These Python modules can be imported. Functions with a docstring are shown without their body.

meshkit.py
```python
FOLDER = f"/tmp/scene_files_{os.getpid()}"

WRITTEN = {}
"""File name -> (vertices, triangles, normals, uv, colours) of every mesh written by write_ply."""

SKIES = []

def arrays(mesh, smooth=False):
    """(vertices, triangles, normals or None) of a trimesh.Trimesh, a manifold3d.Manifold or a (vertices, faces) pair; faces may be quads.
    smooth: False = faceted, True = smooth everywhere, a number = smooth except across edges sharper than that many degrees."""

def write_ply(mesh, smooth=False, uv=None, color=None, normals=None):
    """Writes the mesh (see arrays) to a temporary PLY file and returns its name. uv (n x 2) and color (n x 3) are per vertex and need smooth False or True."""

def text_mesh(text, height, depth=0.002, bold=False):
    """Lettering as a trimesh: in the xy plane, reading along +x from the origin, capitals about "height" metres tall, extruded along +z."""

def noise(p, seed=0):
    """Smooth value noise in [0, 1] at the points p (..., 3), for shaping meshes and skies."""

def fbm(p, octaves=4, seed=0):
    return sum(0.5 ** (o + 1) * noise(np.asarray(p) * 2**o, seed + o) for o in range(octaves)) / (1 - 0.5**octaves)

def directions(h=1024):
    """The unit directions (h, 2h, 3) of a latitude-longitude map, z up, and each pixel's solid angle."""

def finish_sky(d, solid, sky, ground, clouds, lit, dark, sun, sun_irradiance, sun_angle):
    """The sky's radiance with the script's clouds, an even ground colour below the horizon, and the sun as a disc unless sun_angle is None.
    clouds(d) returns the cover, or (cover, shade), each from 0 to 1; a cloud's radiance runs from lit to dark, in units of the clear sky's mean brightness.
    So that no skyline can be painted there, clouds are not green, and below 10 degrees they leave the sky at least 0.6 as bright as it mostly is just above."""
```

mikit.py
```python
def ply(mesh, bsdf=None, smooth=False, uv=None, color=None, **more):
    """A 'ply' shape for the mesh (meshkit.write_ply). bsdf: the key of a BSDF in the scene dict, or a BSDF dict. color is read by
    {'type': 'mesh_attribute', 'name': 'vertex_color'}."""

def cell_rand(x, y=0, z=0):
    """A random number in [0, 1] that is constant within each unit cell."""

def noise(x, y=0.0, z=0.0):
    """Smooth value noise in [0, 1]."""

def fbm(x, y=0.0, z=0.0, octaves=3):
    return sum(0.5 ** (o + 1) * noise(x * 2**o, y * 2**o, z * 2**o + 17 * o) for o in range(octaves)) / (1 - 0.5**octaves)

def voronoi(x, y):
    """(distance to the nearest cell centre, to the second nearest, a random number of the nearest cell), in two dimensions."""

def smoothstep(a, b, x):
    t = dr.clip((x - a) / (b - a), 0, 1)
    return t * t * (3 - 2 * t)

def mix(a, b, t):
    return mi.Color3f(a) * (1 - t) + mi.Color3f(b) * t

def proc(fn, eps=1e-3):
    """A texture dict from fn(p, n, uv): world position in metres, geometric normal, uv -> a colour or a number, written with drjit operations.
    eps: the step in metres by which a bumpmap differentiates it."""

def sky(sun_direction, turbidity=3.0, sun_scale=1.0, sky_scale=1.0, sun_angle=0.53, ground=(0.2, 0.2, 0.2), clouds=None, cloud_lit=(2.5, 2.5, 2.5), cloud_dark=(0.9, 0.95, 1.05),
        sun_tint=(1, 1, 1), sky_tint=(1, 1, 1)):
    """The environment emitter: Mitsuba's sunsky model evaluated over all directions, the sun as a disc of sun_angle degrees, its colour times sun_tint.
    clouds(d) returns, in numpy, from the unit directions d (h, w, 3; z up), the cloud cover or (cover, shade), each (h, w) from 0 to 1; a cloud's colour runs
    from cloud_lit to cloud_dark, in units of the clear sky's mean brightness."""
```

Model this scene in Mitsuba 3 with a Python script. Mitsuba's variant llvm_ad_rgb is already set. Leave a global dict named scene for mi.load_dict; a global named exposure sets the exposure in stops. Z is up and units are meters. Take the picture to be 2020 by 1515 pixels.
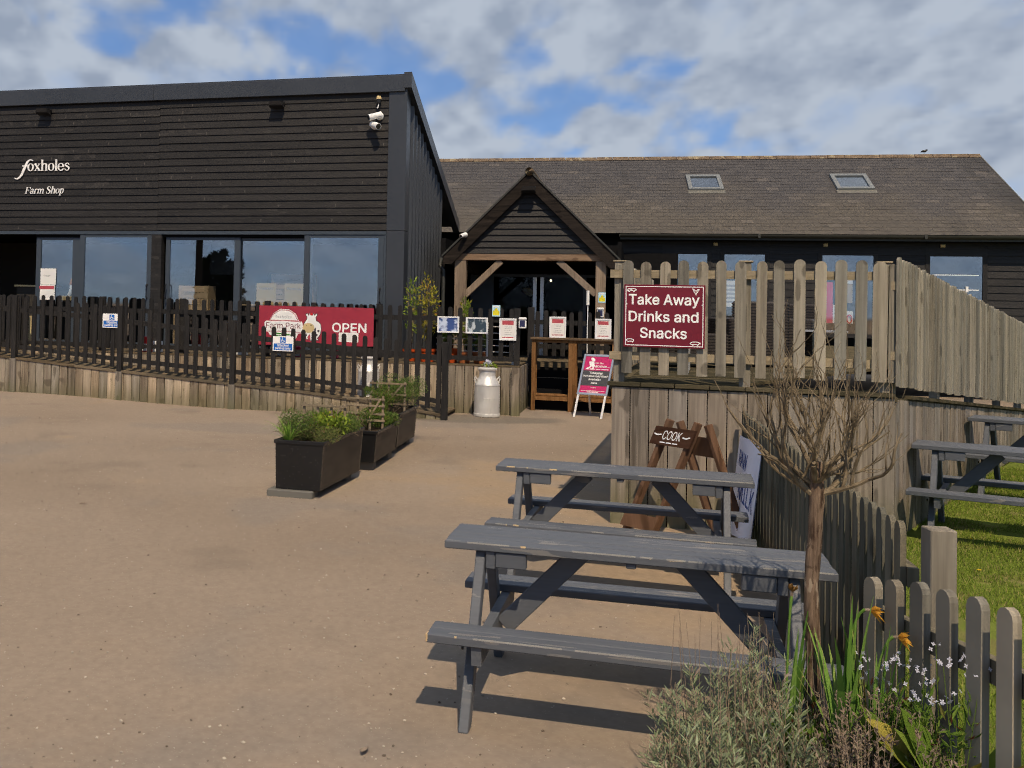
import math, random
import numpy as np
import trimesh
import drjit as dr
import mitsuba as mi
import mikit, meshkit
from mikit import proc, noise, fbm, smoothstep, mix, cell_rand, voronoi
from shapely.geometry import Polygon, LineString, Point, box as sbox
from shapely.ops import unary_union

# ------------------------------------------------------------------ camera, sky, exposure
EYE = 1.866
F_PX, PITCH, ROLL, PPX, PPY = 2092.8, -0.0248, 0.0217, 645.0, 554.5     # a cropped photograph: its principal point is off centre
cp, sp, cr, sr = math.cos(PITCH), math.sin(PITCH), math.cos(ROLL), math.sin(ROLL)
FWD = np.array([0, cp, -sp]); _up = np.array([0, sp, cp]); UPV = -sr * np.array([1, 0, 0]) + cr * _up
T = mi.ScalarTransform4f
scene = {'type': 'scene'}
scene['camera'] = {'type': 'perspective', 'fov': math.degrees(2 * math.atan(1010 / F_PX)), 'fov_axis': 'x', 'near_clip': 0.05, 'far_clip': 3000.0,
                   'principal_point_offset_x': (1010 - PPX) / 2020, 'principal_point_offset_y': (757.5 - PPY) / 1515,
                   'to_world': T().look_at(origin=[0, 0, EYE], target=(np.array([0, 0, EYE]) + FWD).tolist(), up=UPV.tolist())}
exposure = 1.35
SUN = (0.02, -0.80, 1.0)

def clouds(d):
    az = np.arctan2(d[..., 0], d[..., 1]); el = np.arcsin(np.clip(d[..., 2], -1, 1))
    q = d[..., :2] / (np.abs(d[..., 2:]) + 0.30)
    P = np.concatenate([q * np.array([5.6, 3.6]) + 3.1, np.zeros_like(q[..., :1])], -1)
    w = meshkit.fbm(P * 1.3 + 5, 3, 3) - .5
    n = meshkit.fbm(P * 2.2 + w[..., None] * .7, 6, 11)
    n2 = meshkit.fbm(P * .8 + 20, 3, 5)
    line = [(-.19, .262), (-.10, .258), (-.02, .268), (.04, .232), (.13, .205), (.20, .202), (.33, .178)]
    dist = np.full(az.shape, 9.0)
    for (a0, e0), (a1, e1) in zip(line[:-1], line[1:]):
        vx, vy = a1 - a0, e1 - e0
        t = np.clip(((az - a0) * vx + (el - e0) * vy) / (vx * vx + vy * vy), 0, 1)
        dist = np.minimum(dist, np.hypot((az - a0 - t * vx) * .8, (el - e0 - t * vy) * 1.5))
    gap = np.clip(1 - (dist + (n - .5) * .17 + w * .08) / .060, 0, 1)
    gap = gap * gap * (3 - 2 * gap)
    base = np.clip((n * .75 + n2 * .35 - .36) / .20, 0, 1)
    clear = .45 * np.clip(.5 - 1.2 * d[..., 1], 0, 1)      # the sky behind the camera, as the shop glass shows it, is less clouded
    cover = np.clip(.74 - clear + .32 * base, 0, 1) * (1 - .80 * gap)
    lum = meshkit.fbm(P * 2.6 + w[..., None] * .6 + 7, 6, 21)
    puff = meshkit.fbm(P * np.array([1.0, 1.0, 1.0]) * 6.0 + 3, 3, 33)
    shade = np.clip(.34 + 2.4 * (lum - .47) + .9 * (puff - .5) + .30 * np.clip((el - .22) / .2, 0, 1) - .35 * np.exp(-((el - .13) / .06) ** 2), 0, 1)
    return cover, shade

scene['sky'] = mikit.sky(SUN, turbidity=3.0, sun_scale=1.0, sky_scale=1.0, clouds=clouds, cloud_lit=(1.86, 2.10, 2.46), cloud_dark=(1.20, 1.43, 1.84), sky_tint=(.74, .98, 1.30), sun_tint=(1, .98, .94), ground=(.2, .16, .12))

# ------------------------------------------------------------------ names, labels, small helpers
labels = {}; used = set()
rng = np.random.default_rng(7)
def numbered(key):
    k, i = key, 0
    while k in used:
        i += 1; k = f'{key}_{i:03d}'
    used.add(k); return k
def lab(key, label=None, cat=None, group=None, kind=None):
    e = labels.setdefault(key, {})
    for a, b in (('label', label), ('category', cat), ('group', group), ('kind', kind)):
        if b: e[a] = b
def thing(name, label, cat, group=None):
    k = numbered(name); lab(k, label, cat, group); return k
def join(parts):
    vs, fs, n = [], [], 0
    for v, f in parts:
        v = np.asarray(v, float); f = np.asarray(f, int)
        if f.shape[1] == 4: f = np.vstack([f[:, [0, 1, 2]], f[:, [0, 2, 3]]])
        vs.append(v); fs.append(f + n); n += len(v)
    return np.vstack(vs), np.vstack(fs)
def mesh_of(m):
    if isinstance(m, list): return join([mesh_of(x) for x in m])
    if isinstance(m, trimesh.Trimesh): return np.array(m.vertices), np.array(m.faces)
    if hasattr(m, 'to_mesh'):
        q = m.to_mesh(); return np.array(q.vert_properties[:, :3]), np.array(q.tri_verts)
    return m
def add(name, mesh, mat, parent=None, smooth=False, r=None, uv=None):
    k = numbered((parent + '__' if parent else '') + name)
    v, f = mesh_of(mesh)
    if uv is None:
        if r is None: r = rng.random(2)
        uv = np.tile(np.asarray(r, float), (len(v), 1))
    if smooth not in (True, False): uv = None
    scene[k] = mikit.ply((v, f), mat, smooth=smooth, uv=uv)
    return k
def struct(name, mesh, mat, smooth=False):
    k = add(name, mesh, mat, smooth=smooth); lab(k, kind='structure'); return k

class Frame:
    """A place with its own axes: u to its right, v away, z up."""
    def __init__(s, x, y, a, z=0.0):
        s.o = np.array([x, y, z], float); s.a = a
        s.eu = np.array([math.cos(a), math.sin(a), 0]); s.ev = np.array([-math.sin(a), math.cos(a), 0])
    def w(s, p):
        p = np.asarray(p, float); return s.o + p[..., :1] * s.eu + p[..., 1:2] * s.ev + p[..., 2:3] * np.array([0, 0, 1.0])
    def __call__(s, m):
        v, f = mesh_of(m); return s.w(v), f
    def sub(s, u, v, z=0.0, a=0.0):
        q = s.w(np.array([u, v, z])); return Frame(q[0], q[1], s.a + a, q[2])
BF = np.array([[0, 2, 3, 1], [4, 5, 7, 6], [0, 1, 5, 4], [2, 6, 7, 3], [0, 4, 6, 2], [1, 3, 7, 5]])
def bx(x0, x1, y0, y1, z0, z1):
    return np.array([[x, y, z] for x in (x0, x1) for y in (y0, y1) for z in (z0, z1)], float), BF
def hexa(p):
    """A block from 8 corners: bottom four (x0y0, x1y0, x1y1, x0y1), then top four."""
    return np.asarray(p, float), np.array([[0, 3, 2, 1], [4, 5, 6, 7], [0, 1, 5, 4], [1, 2, 6, 5], [2, 3, 7, 6], [3, 0, 4, 7]])
def cbx(x0, x1, y0, y1, z0, z1, c=.004):
    """A block with chamfered edges."""
    lo, hi = np.array([x0, y0, z0]), np.array([x1, y1, z1]); c = min(c, *(0.45 * (hi - lo)))
    pts = []
    for i in range(8):
        s = np.array([(i >> 2) & 1, (i >> 1) & 1, i & 1]); corner = np.where(s, hi, lo); inn = np.where(s, -c, c)
        for ax in range(3):
            q = corner + inn; q[ax] = corner[ax]; pts.append(q)
    h = trimesh.Trimesh(np.array(pts), _CH, process=False)
    return np.array(h.vertices), np.array(h.faces)
def _chull():
    pts = []
    for i in range(8):
        s = np.array([(i >> 2) & 1, (i >> 1) & 1, i & 1], float)
        for ax in range(3):
            q = np.where(s, .7, .3); q[ax] = s[ax]; pts.append(q)
    pts = np.array(pts); h = trimesh.convex.convex_hull(pts)
    idx = [int(np.argmin(np.linalg.norm(pts - v, axis=1))) for v in h.vertices]
    return np.array(idx)[h.faces]
_CH = _chull()
def prism(poly, y0, y1):
    """A convex outline in x, z (counter-clockwise seen from -y) extruded from y0 to y1."""
    p = np.asarray(poly, float); n = len(p)
    v = np.vstack([np.c_[p[:, 0], np.full(n, y0), p[:, 1]], np.c_[p[:, 0], np.full(n, y1), p[:, 1]]])
    f = [[0, i, i + 1] for i in range(1, n - 1)] + [[n, n + i + 1, n + i] for i in range(1, n - 1)]
    for i in range(n):
        j = (i + 1) % n; f += [[i, n + i, n + j], [i, n + j, j]]
    return v, np.array(f)
def slab(poly, t):
    """A shapely outline in x, z as a flat piece: its face at y = -t, its back at y = 0."""
    ms = []
    for g in getattr(poly, 'geoms', [poly]):
        if g.is_empty or g.area < 1e-8: continue
        m = trimesh.creation.extrude_polygon(g, t, engine='earcut')
        v = np.array(m.vertices); ms.append((np.c_[v[:, 0], -v[:, 2], v[:, 1]], np.array(m.faces)))
    return join(ms)
def beam(p, q, w, t, side=(0, 1, 0), c=None):
    """A bar from p to q, w wide across and t thick along side."""
    p, q = np.asarray(p, float), np.asarray(q, float); d = (q - p); L = np.linalg.norm(d); d /= L
    s = np.asarray(side, float); s = s - d * (s @ d); s /= np.linalg.norm(s); n = np.cross(d, s)
    v, f = cbx(0, L, -t / 2, t / 2, -w / 2, w / 2, c) if c else bx(0, L, -t / 2, t / 2, -w / 2, w / 2)
    return p + v[:, :1] * d + v[:, 1:2] * s + v[:, 2:3] * n, f
def tube(pts, rad, sides=6, cap=True):
    p = np.asarray(pts, float); n = len(p); rad = np.broadcast_to(rad, (n,))
    t = np.gradient(p, axis=0); t /= np.linalg.norm(t, axis=1, keepdims=True) + 1e-12
    ref = np.array([0, 0, 1.0]) if abs(t[:, 2]).mean() < .8 else np.array([1.0, 0, 0])
    a = np.cross(t, ref); a /= np.linalg.norm(a, axis=1, keepdims=True) + 1e-12; b = np.cross(t, a)
    ang = np.arange(sides) * 2 * np.pi / sides
    v = (p[:, None] + rad[:, None, None] * (np.cos(ang)[None, :, None] * a[:, None] + np.sin(ang)[None, :, None] * b[:, None])).reshape(-1, 3)
    f = [[i * sides + j, (i + 1) * sides + j, (i + 1) * sides + (j + 1) % sides, i * sides + (j + 1) % sides] for i in range(n - 1) for j in range(sides)]
    f = np.array(f); f = np.vstack([f[:, [0, 1, 2]], f[:, [0, 2, 3]]])
    if cap and sides > 3:
        c0 = [[0, j, j + 1] for j in range(1, sides - 1)]; k = (n - 1) * sides
        f = np.vstack([f, c0, [[k, k + j + 1, k + j] for j in range(1, sides - 1)]])
    return v, f
def lathe(prof, sides=28):
    """A profile of (radius, height) turned round the z axis."""
    ang = np.arange(sides) * 2 * np.pi / sides; pr = np.asarray(prof, float); n = len(pr)
    v = np.stack([pr[:, None, 0] * np.cos(ang), pr[:, None, 0] * np.sin(ang), np.repeat(pr[:, 1:2], sides, 1)], -1).reshape(-1, 3)
    f = np.array([[i * sides + j, i * sides + (j + 1) % sides, (i + 1) * sides + (j + 1) % sides, (i + 1) * sides + j] for i in range(n - 1) for j in range(sides)])
    return v, np.vstack([f[:, [0, 1, 2]], f[:, [0, 2, 3]]])
_TX = {}
def text(s, height, width=None, x=0, z=0, y=0, t=.003, bold=False, center=True, slant=0.0):
    """Lettering that stands in the x, z plane and faces -y."""
    key = (s, bold)
    if key not in _TX:
        m = meshkit.text_mesh(s, 1.0, 1.0, bold); _TX[key] = (np.array(m.vertices), np.array(m.faces))
    v, f = _TX[key]; v = v.copy()
    x0, x1 = v[:, 0].min(), v[:, 0].max()
    k = height if width is None else width / (x1 - x0)
    v[:, 0] = (v[:, 0] - (x0 + x1) / 2 if center else v[:, 0] - x0) * k; v[:, 1] *= height
    return np.c_[v[:, 0] + v[:, 1] * slant + x, y - v[:, 2] * t, v[:, 1] + z], f

# ------------------------------------------------------------------ materials
def two(b): return {'type': 'twosided', 'bsdf': b}
def diffuse(c): return {'type': 'diffuse', 'reflectance': c if isinstance(c, dict) else {'type': 'rgb', 'value': list(c)}}
def princ(c, rough=.5, metal=0.0, spec=.5, **k):
    return {'type': 'principled', 'base_color': c if isinstance(c, dict) else {'type': 'rgb', 'value': list(c)}, 'roughness': rough, 'metallic': metal, 'specular': spec, **k}
A0 = -0.30; CA, SA = math.cos(A0), math.sin(A0)
def along(p): return p.x * CA + p.y * SA
def wood(dark, light, up=True, stain=None, tone=.35, fine=1.0):
    """Weathered timber: grain along the board, a tone of its own for each board, knots; stain = (colour, height to which green algae reach)."""
    def fn(p, n, uv):
        l = p.z if up else along(p)
        c = (along(p) + p.y * .37) if up else p.z * 1.0 + p.y * .2
        o = uv.x * 37.0
        g = fbm(c * 85 * fine + o * 3, l * 3.2 + o, o, 4)
        g2 = fbm(c * 24 * fine + o, l * 1.1 + o * 2, 3.3, 3)
        t = dr.clip((g * .62 + g2 * .6 - .25) * 1.15 + (uv.x - .5) * tone, 0, 1)
        col = mix(dark, light, t)
        col = mix(col, mi.Color3f(dark) * .62, smoothstep(.74, .80, noise(c * 17 + o, l * 5.5 + o, 7.7)) * .6)
        col = col * (1 + (uv.y - .5) * tone * mi.Color3f(1.0, .8, .55))
        if stain: col = mix(col, stain[0], smoothstep(stain[1], stain[1] * .1, p.z + (g2 - .5) * .35) * .55)
        return col
    return two(diffuse(proc(fn)))
M = scene
def black_stain(p, n, uv):
    o = uv.x * 41.0
    g = fbm(along(p) * 2.6 + o, p.z * 75 + o, o, 4); g2 = fbm(along(p) * .9 + o, p.z * 9, 2.2, 3)
    t = dr.clip(g * .8 + g2 * .6 - .35 + (uv.x - .5) * .35, 0, 1)
    col = mix((.0105, .0100, .0100), (.031, .0290, .0285), t)
    s = smoothstep(.80, .86, noise(along(p) * 5 + o, p.z * 16 + o, 4.0)) * smoothstep(.5, .9, uv.y)
    l = along(p) / .31; i = dr.floor(l + o); r1 = cell_rand(i, uv.x * 900, 3); r2 = cell_rand(i, uv.x * 900, 5)
    m = smoothstep(.035, .015, dr.abs(l + o - i - .2 - .6 * r1)) * smoothstep(.035, .02, dr.abs(p.z * 6.47 - dr.floor(p.z * 6.47) - .35 - .3 * r2) * .155) * dr.select(r2 > .88, 1.0, 0.0)
    col = mix(col, (.17, .15, .13), m * .40)
    return mix(col, (.075, .068, .062), s * .25)
M['m_black_board'] = two(princ(proc(black_stain), .62, spec=.3))
def barn_black(p, n, uv):
    o = uv.x * 41.0
    g = fbm(along(p) * 2.6 + o, p.z * 70 + o, o, 3)
    return mix((.012, .0115, .012), (.028, .026, .026), dr.clip(g * 1.2 - .2 + (uv.x - .5) * .4, 0, 1))
M['m_barn_board'] = two(princ(proc(barn_black), .6, spec=.3))
def fence_black(p, n, uv):
    o = uv.x * 31.0
    g = fbm(along(p) * 60 + o, p.z * 5 + o, o, 3)
    return mix((.0095, .009, .0088), (.027, .0245, .023), dr.clip(g * 1.3 - .25 + (uv.y - .5) * .4, 0, 1))
M['m_fence_black'] = two(princ(proc(fence_black), .65, spec=.3))
M['m_slate_metal'] = two(princ((.030, .034, .042), .42, spec=.5))
def metal_clad(p, n, uv):
    return mix((.028, .032, .039), (.042, .047, .056), fbm(along(p) * 1.3, p.z * .8, p.y, 3))
M['m_clad_metal'] = two(princ(proc(metal_clad), .36, spec=.5))
M['m_frame_grey'] = two(princ((.042, .055, .072), .4, spec=.5))
M['m_glass'] = {'type': 'thindielectric', 'int_ior': 2.6, 'specular_transmittance': {'type': 'rgb', 'value': [.86, .90, .92]}}
M['m_glass_dark'] = {'type': 'thindielectric', 'int_ior': 1.15, 'specular_transmittance': {'type': 'rgb', 'value': [.45, .5, .52]}}
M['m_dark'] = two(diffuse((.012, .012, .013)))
M['m_black_plastic'] = two(princ((.014, .014, .015), .4))
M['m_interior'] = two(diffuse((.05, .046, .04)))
M['m_pale_oak'] = wood((.105, .082, .058), (.30, .245, .175), True, ((.10, .105, .05), .2), .45)
M['m_skirt'] = wood((.150, .115, .082), (.51, .43, .325), True, ((.11, .105, .05), .45), .55)
M['m_skirt_grey'] = wood((.115, .097, .078), (.41, .355, .295), True, ((.12, .125, .05), .5), .40)
M['m_pale_grey'] = wood((.125, .112, .090), (.42, .385, .315), True, None, .40)
M['m_rail'] = wood((.22, .18, .12), (.40, .34, .24), False, None, .3)
M['m_deck_board'] = wood((.075, .060, .040), (.24, .19, .13), False, None, .5)
M['m_deck_moss'] = wood((.035, .032, .020), (.13, .112, .074), False, None, .5)
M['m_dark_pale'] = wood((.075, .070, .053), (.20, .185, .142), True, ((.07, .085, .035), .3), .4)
M['m_beam'] = wood((.11, .070, .046), (.37, .265, .185), False, None, .3)
M['m_post'] = wood((.12, .092, .070), (.31, .245, .185), True, None, .3)
M['m_barge'] = wood((.011, .010, .0098), (.055, .044, .037), False, None, .4)
M['m_counter'] = wood((.13, .065, .026), (.30, .165, .075), True, None, .35)
M['m_counter_top'] = wood((.06, .042, .028), (.16, .115, .075), False, None, .3)
M['m_cook_plate'] = wood((.035, .018, .012), (.085, .045, .030), False, None, .2)
M['m_cook'] = wood((.085, .048, .030), (.21, .125, .080), True, None, .3)
M['m_crate'] = wood((.42, .29, .16), (.68, .50, .31), False, None, .3)
M['m_trellis'] = wood((.16, .125, .085), (.36, .29, .20), False, None, .3)
M['m_front_pale'] = wood((.10, .09, .072), (.34, .31, .25), True, ((.10, .105, .05), .35), .45)
M['m_gate_post'] = wood((.12, .105, .085), (.40, .365, .305), True, ((.11, .085, .035), .95), .2, .8)
M['m_kerb'] = two(diffuse((.15, .145, .13)))
def picnic(p, n, uv):
    o = uv.x * 29.0
    l = along(p); c = p.y * CA - p.x * SA + p.z
    g = fbm(l * 3.0 + o, c * 90 + o, 1.1, 4); b = fbm(l * 1.4 + o, c * 8 + o, 5.1, 3)
    col = mix((.074, .082, .096), (.104, .113, .130), dr.clip(g * .8 + b * .55 - .2 + (uv.y - .5) * .25, 0, 1))
    chip = smoothstep(.79, .82, noise(l * 7 + o, c * 60 + o, 2.0)) * smoothstep(.45, .7, noise(l * 2.2 + o * 2, c * 5, 8.0))
    return mix(col, (.30, .27, .23), chip * .35)
M['m_picnic'] = two(princ(proc(picnic), .55, spec=.35))
M['m_worn_edge'] = two(diffuse((.27, .265, .25)))
M['m_bare_wood'] = two(diffuse((.55, .40, .22)))
def tarmac(p, n, uv):
    big = fbm(p.x * .35, p.y * .35, 1.0, 4); mid = fbm(p.x * 1.7, p.y * 1.7, 4.0, 4); sm = fbm(p.x * 30, p.y * 30, 2.0, 3); gr = noise(p.x * 210, p.y * 210, 0.5); gr2 = noise(p.x * 90, p.y * 90, 3.5)
    col = mix((.256, .201, .152), (.312, .250, .193), dr.clip(big * 1.6 - .3, 0, 1))
    col = mix(col, (.325, .245, .168), smoothstep(.50, .72, mid * .55 + big * .25 + smoothstep(.2, 2.4, p.x) * smoothstep(18.0, 9.0, p.y) * .28))
    col = mix(col, (.225, .198, .172), smoothstep(.56, .70, fbm(p.x * .8 + 9, p.y * .8, 6.0, 4)) * .45)
    col = col * (.86 + .18 * sm + .12 * gr2)
    col = mix(col, (.07, .065, .065), smoothstep(.82, .92, gr) * .40)
    col = mix(col, (.55, .47, .37), smoothstep(.90, .96, noise(p.x * 150, p.y * 150, 9.0)) * .35)
    stain = smoothstep(.60, .82, fbm(p.x * 1.3 + 3, p.y * 1.3, 8.0, 4))
    col = mix(col, (.13, .11, .09), stain * .22)
    pad = smoothstep(1.25, .85, dr.sqrt(dr.square((p.x - 2.75) * .8) + dr.square((p.y - 18.35) * 1.5)) + (mid - .5) * .5)
    return mix(col, mi.Color3f(.165, .145, .118) * (.8 + .4 * sm), pad * .8)
def tarmac_h(p, n, uv): return noise(p.x * 120, p.y * 120, 1.5) * .0016 + noise(p.x * 45, p.y * 45, 3.5) * .0016
M['m_tarmac'] = two({'type': 'bumpmap', 'arbitrary': proc(tarmac_h, 4e-3), 'scale': 1.0, 'bsdf': diffuse(proc(tarmac))})
def lawn(p, n, uv):
    b = fbm(p.x * 1.3, p.y * 1.3, 2.0, 4); s = fbm(p.x * 14, p.y * 14, 1.0, 3)
    col = mix((.085, .125, .022), (.185, .215, .048), dr.clip(b * .9 + s * .5 - .2, 0, 1))
    return mix(col, (.20, .155, .075), smoothstep(.58, .74, fbm(p.x * 2.1, p.y * 2.1, 9.0, 3)) * .5)
M['m_lawn'] = two(diffuse(proc(lawn)))
M['m_soil'] = two(diffuse(proc(lambda p, n, uv: mix((.030, .022, .016), (.095, .070, .048), fbm(p.x * 22, p.y * 22, p.z * 22, 3)))))
def leafmat(a, b, c=None, trans=.5):
    def fn(p, n, uv):
        col = mix(a, b, uv.x)
        if c is not None: col = mix(col, c, smoothstep(.80, .95, uv.y))
        return col
    return {'type': 'principledthin', 'base_color': proc(fn), 'roughness': .55, 'diff_trans': trans, 'spec_trans': 0.0, 'eta': 1.4}
M['m_grass'] = leafmat((.115, .18, .022), (.26, .33, .055), (.38, .32, .13))
M['m_lavender'] = leafmat((.19, .24, .115), (.38, .43, .28), (.34, .27, .21))
M['m_dead_stem'] = two(diffuse(proc(lambda p, n, uv: mix((.13, .095, .070), (.34, .265, .20), uv.x))))
M['m_heath'] = two(diffuse(proc(lambda p, n, uv: mix(mix((.12, .088, .066), (.30, .235, .175), uv.x), (.15, .17, .08), smoothstep(.85, .95, uv.y)))))
M['m_iris'] = leafmat((.115, .24, .040), (.23, .38, .085), (.26, .30, .09))
M['m_herb'] = leafmat((.055, .120, .018), (.165, .24, .045), (.13, .05, .03))
M['m_dock'] = leafmat((.075, .145, .020), (.20, .27, .05), (.33, .28, .06))
M['m_box_leaf'] = leafmat((.060, .115, .022), (.165, .225, .065), (.14, .11, .06))
M['m_olive'] = leafmat((.075, .105, .030), (.19, .21, .075), (.20, .14, .08))
M['m_lime_leaf'] = leafmat((.12, .20, .020), (.31, .40, .06), (.40, .33, .05))
M['m_strap'] = leafmat((.13, .26, .035), (.28, .42, .08), (.27, .31, .09))
M['m_yellow_leaf'] = leafmat((.22, .23, .03), (.42, .36, .05), (.42, .20, .04))
M['m_petal'] = {'type': 'principledthin', 'base_color': {'type': 'rgb', 'value': [.62, .33, .05]}, 'roughness': .6, 'diff_trans': .6}
M['m_wither'] = two(diffuse((.20, .11, .035)))
M['m_petal_yellow'] = {'type': 'principledthin', 'base_color': {'type': 'rgb', 'value': [.80, .58, .04]}, 'roughness': .6, 'diff_trans': .5}
M['m_petal_white'] = {'type': 'principledthin', 'base_color': {'type': 'rgb', 'value': [.62, .63, .74]}, 'roughness': .6, 'diff_trans': .5}
def bark(p, n, uv):
    g = fbm(dr.atan2(p.y - 4.05, p.x - 1.872) * 3.2, p.z * 16, 1.0, 4); h = fbm(p.x * 60, p.y * 60, p.z * 14, 3)
    col = mix((.060, .038, .028), (.24, .172, .120), dr.clip(g * 1.5 - .25, 0, 1))
    col = mix(col, (.40, .33, .25), smoothstep(.62, .72, h) * .6)
    return mix(col, (.035, .022, .016), smoothstep(.60, .68, fbm(p.x * 90 + p.y * 60, p.z * 26, 4.0, 3)) * .55)
M['m_bark'] = two(diffuse(proc(bark)))
M['m_twig'] = two(diffuse(proc(lambda p, n, uv: mix((.095, .074, .047), (.27, .215, .145), noise(p.x * 40, p.y * 40, p.z * 25)))))
def slate(p, n, uv):
    l = p.x * .976 - p.y * .218
    b = fbm(l * .55, p.z * 1.1, 1.0, 4); s = fbm(l * 6, p.z * 9, uv.x * 9, 3)
    col = mix((.048, .045, .046), (.074, .069, .067), dr.clip(s * .7 + (uv.x - .5) * .45 + .2, 0, 1))
    moss = smoothstep(5.75, 4.1, p.z + (b - .5) * 2.4)
    col = mix(col, mi.Color3f(.098, .083, .062) * (.75 + .5 * s), moss * .6)
    col = mix(col, (.035, .033, .030), smoothstep(.60, .75, fbm(l * 1.1 + 5, p.z * .35, 3.0, 3)) * .55)
    return mix(col, (.15, .13, .11), smoothstep(.95, .98, uv.y) * .35)
M['m_slate'] = two(princ(proc(slate), .7, spec=.25))
M['m_ridge'] = two(diffuse(proc(lambda p, n, uv: mix(mix((.10, .075, .055), (.24, .18, .125), fbm(p.x * 9, p.y * 9, p.z * 9, 4)), (.36, .31, .20), smoothstep(.66, .76, noise(p.x * 7, p.y * 7, p.z * 9)) * .6))))
M['m_skylight_frame'] = two(princ((.17, .18, .18), .45, spec=.4))
M['m_lead'] = two(princ((.14, .135, .115), .6))
M['m_gutter'] = two(princ((.030, .031, .027), .55))
M['m_white'] = two(princ((.80, .80, .78), .4))
M['m_white_paint'] = two(princ((.74, .75, .76), .35))
M['m_paper'] = two(diffuse((.78, .77, .74)))
M['m_lettering'] = two(princ((.84, .84, .83), .4))
M['m_maroon'] = two(princ((.155, .008, .020), .35))
M['m_banner'] = two(princ(proc(lambda p, n, uv: mix((.30, .020, .040), (.36, .034, .056), fbm(p.x * 2, p.y * 2, p.z * 4, 3))), .42))
M['m_pink'] = two(princ((.52, .022, .13), .35))
M['m_red_band'] = two(princ((.44, .07, .09), .5))
M['m_board_grey'] = two(princ((.060, .060, .065), .5))
M['m_ink'] = two(diffuse((.09, .085, .09)))
M['m_ink_grey'] = two(diffuse((.38, .38, .39)))
M['m_blue_sign'] = two(princ((.012, .12, .47), .4))
M['m_blue_pic'] = two(princ(proc(lambda p, n, uv: mix((.045, .085, .26), (.55, .63, .78), smoothstep(.40, .62, fbm(along(p) * 10 + uv.x * 9, p.z * 14, 1.0, 3)))), .3))
M['m_mono_pic'] = two(princ(proc(lambda p, n, uv: mix((.035, .06, .085), (.50, .56, .60), smoothstep(.38, .60, fbm(along(p) * 16 + 3, p.z * 14, 1.0, 3)))), .3))
M['m_yellow'] = two(princ((.70, .62, .02), .5))
M['m_pale_blue'] = two(princ((.42, .66, .78), .5))
M['m_navy'] = two(princ((.025, .028, .085), .4))
M['m_alu'] = two(princ((.62, .63, .64), .32, metal=.75))
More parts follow.
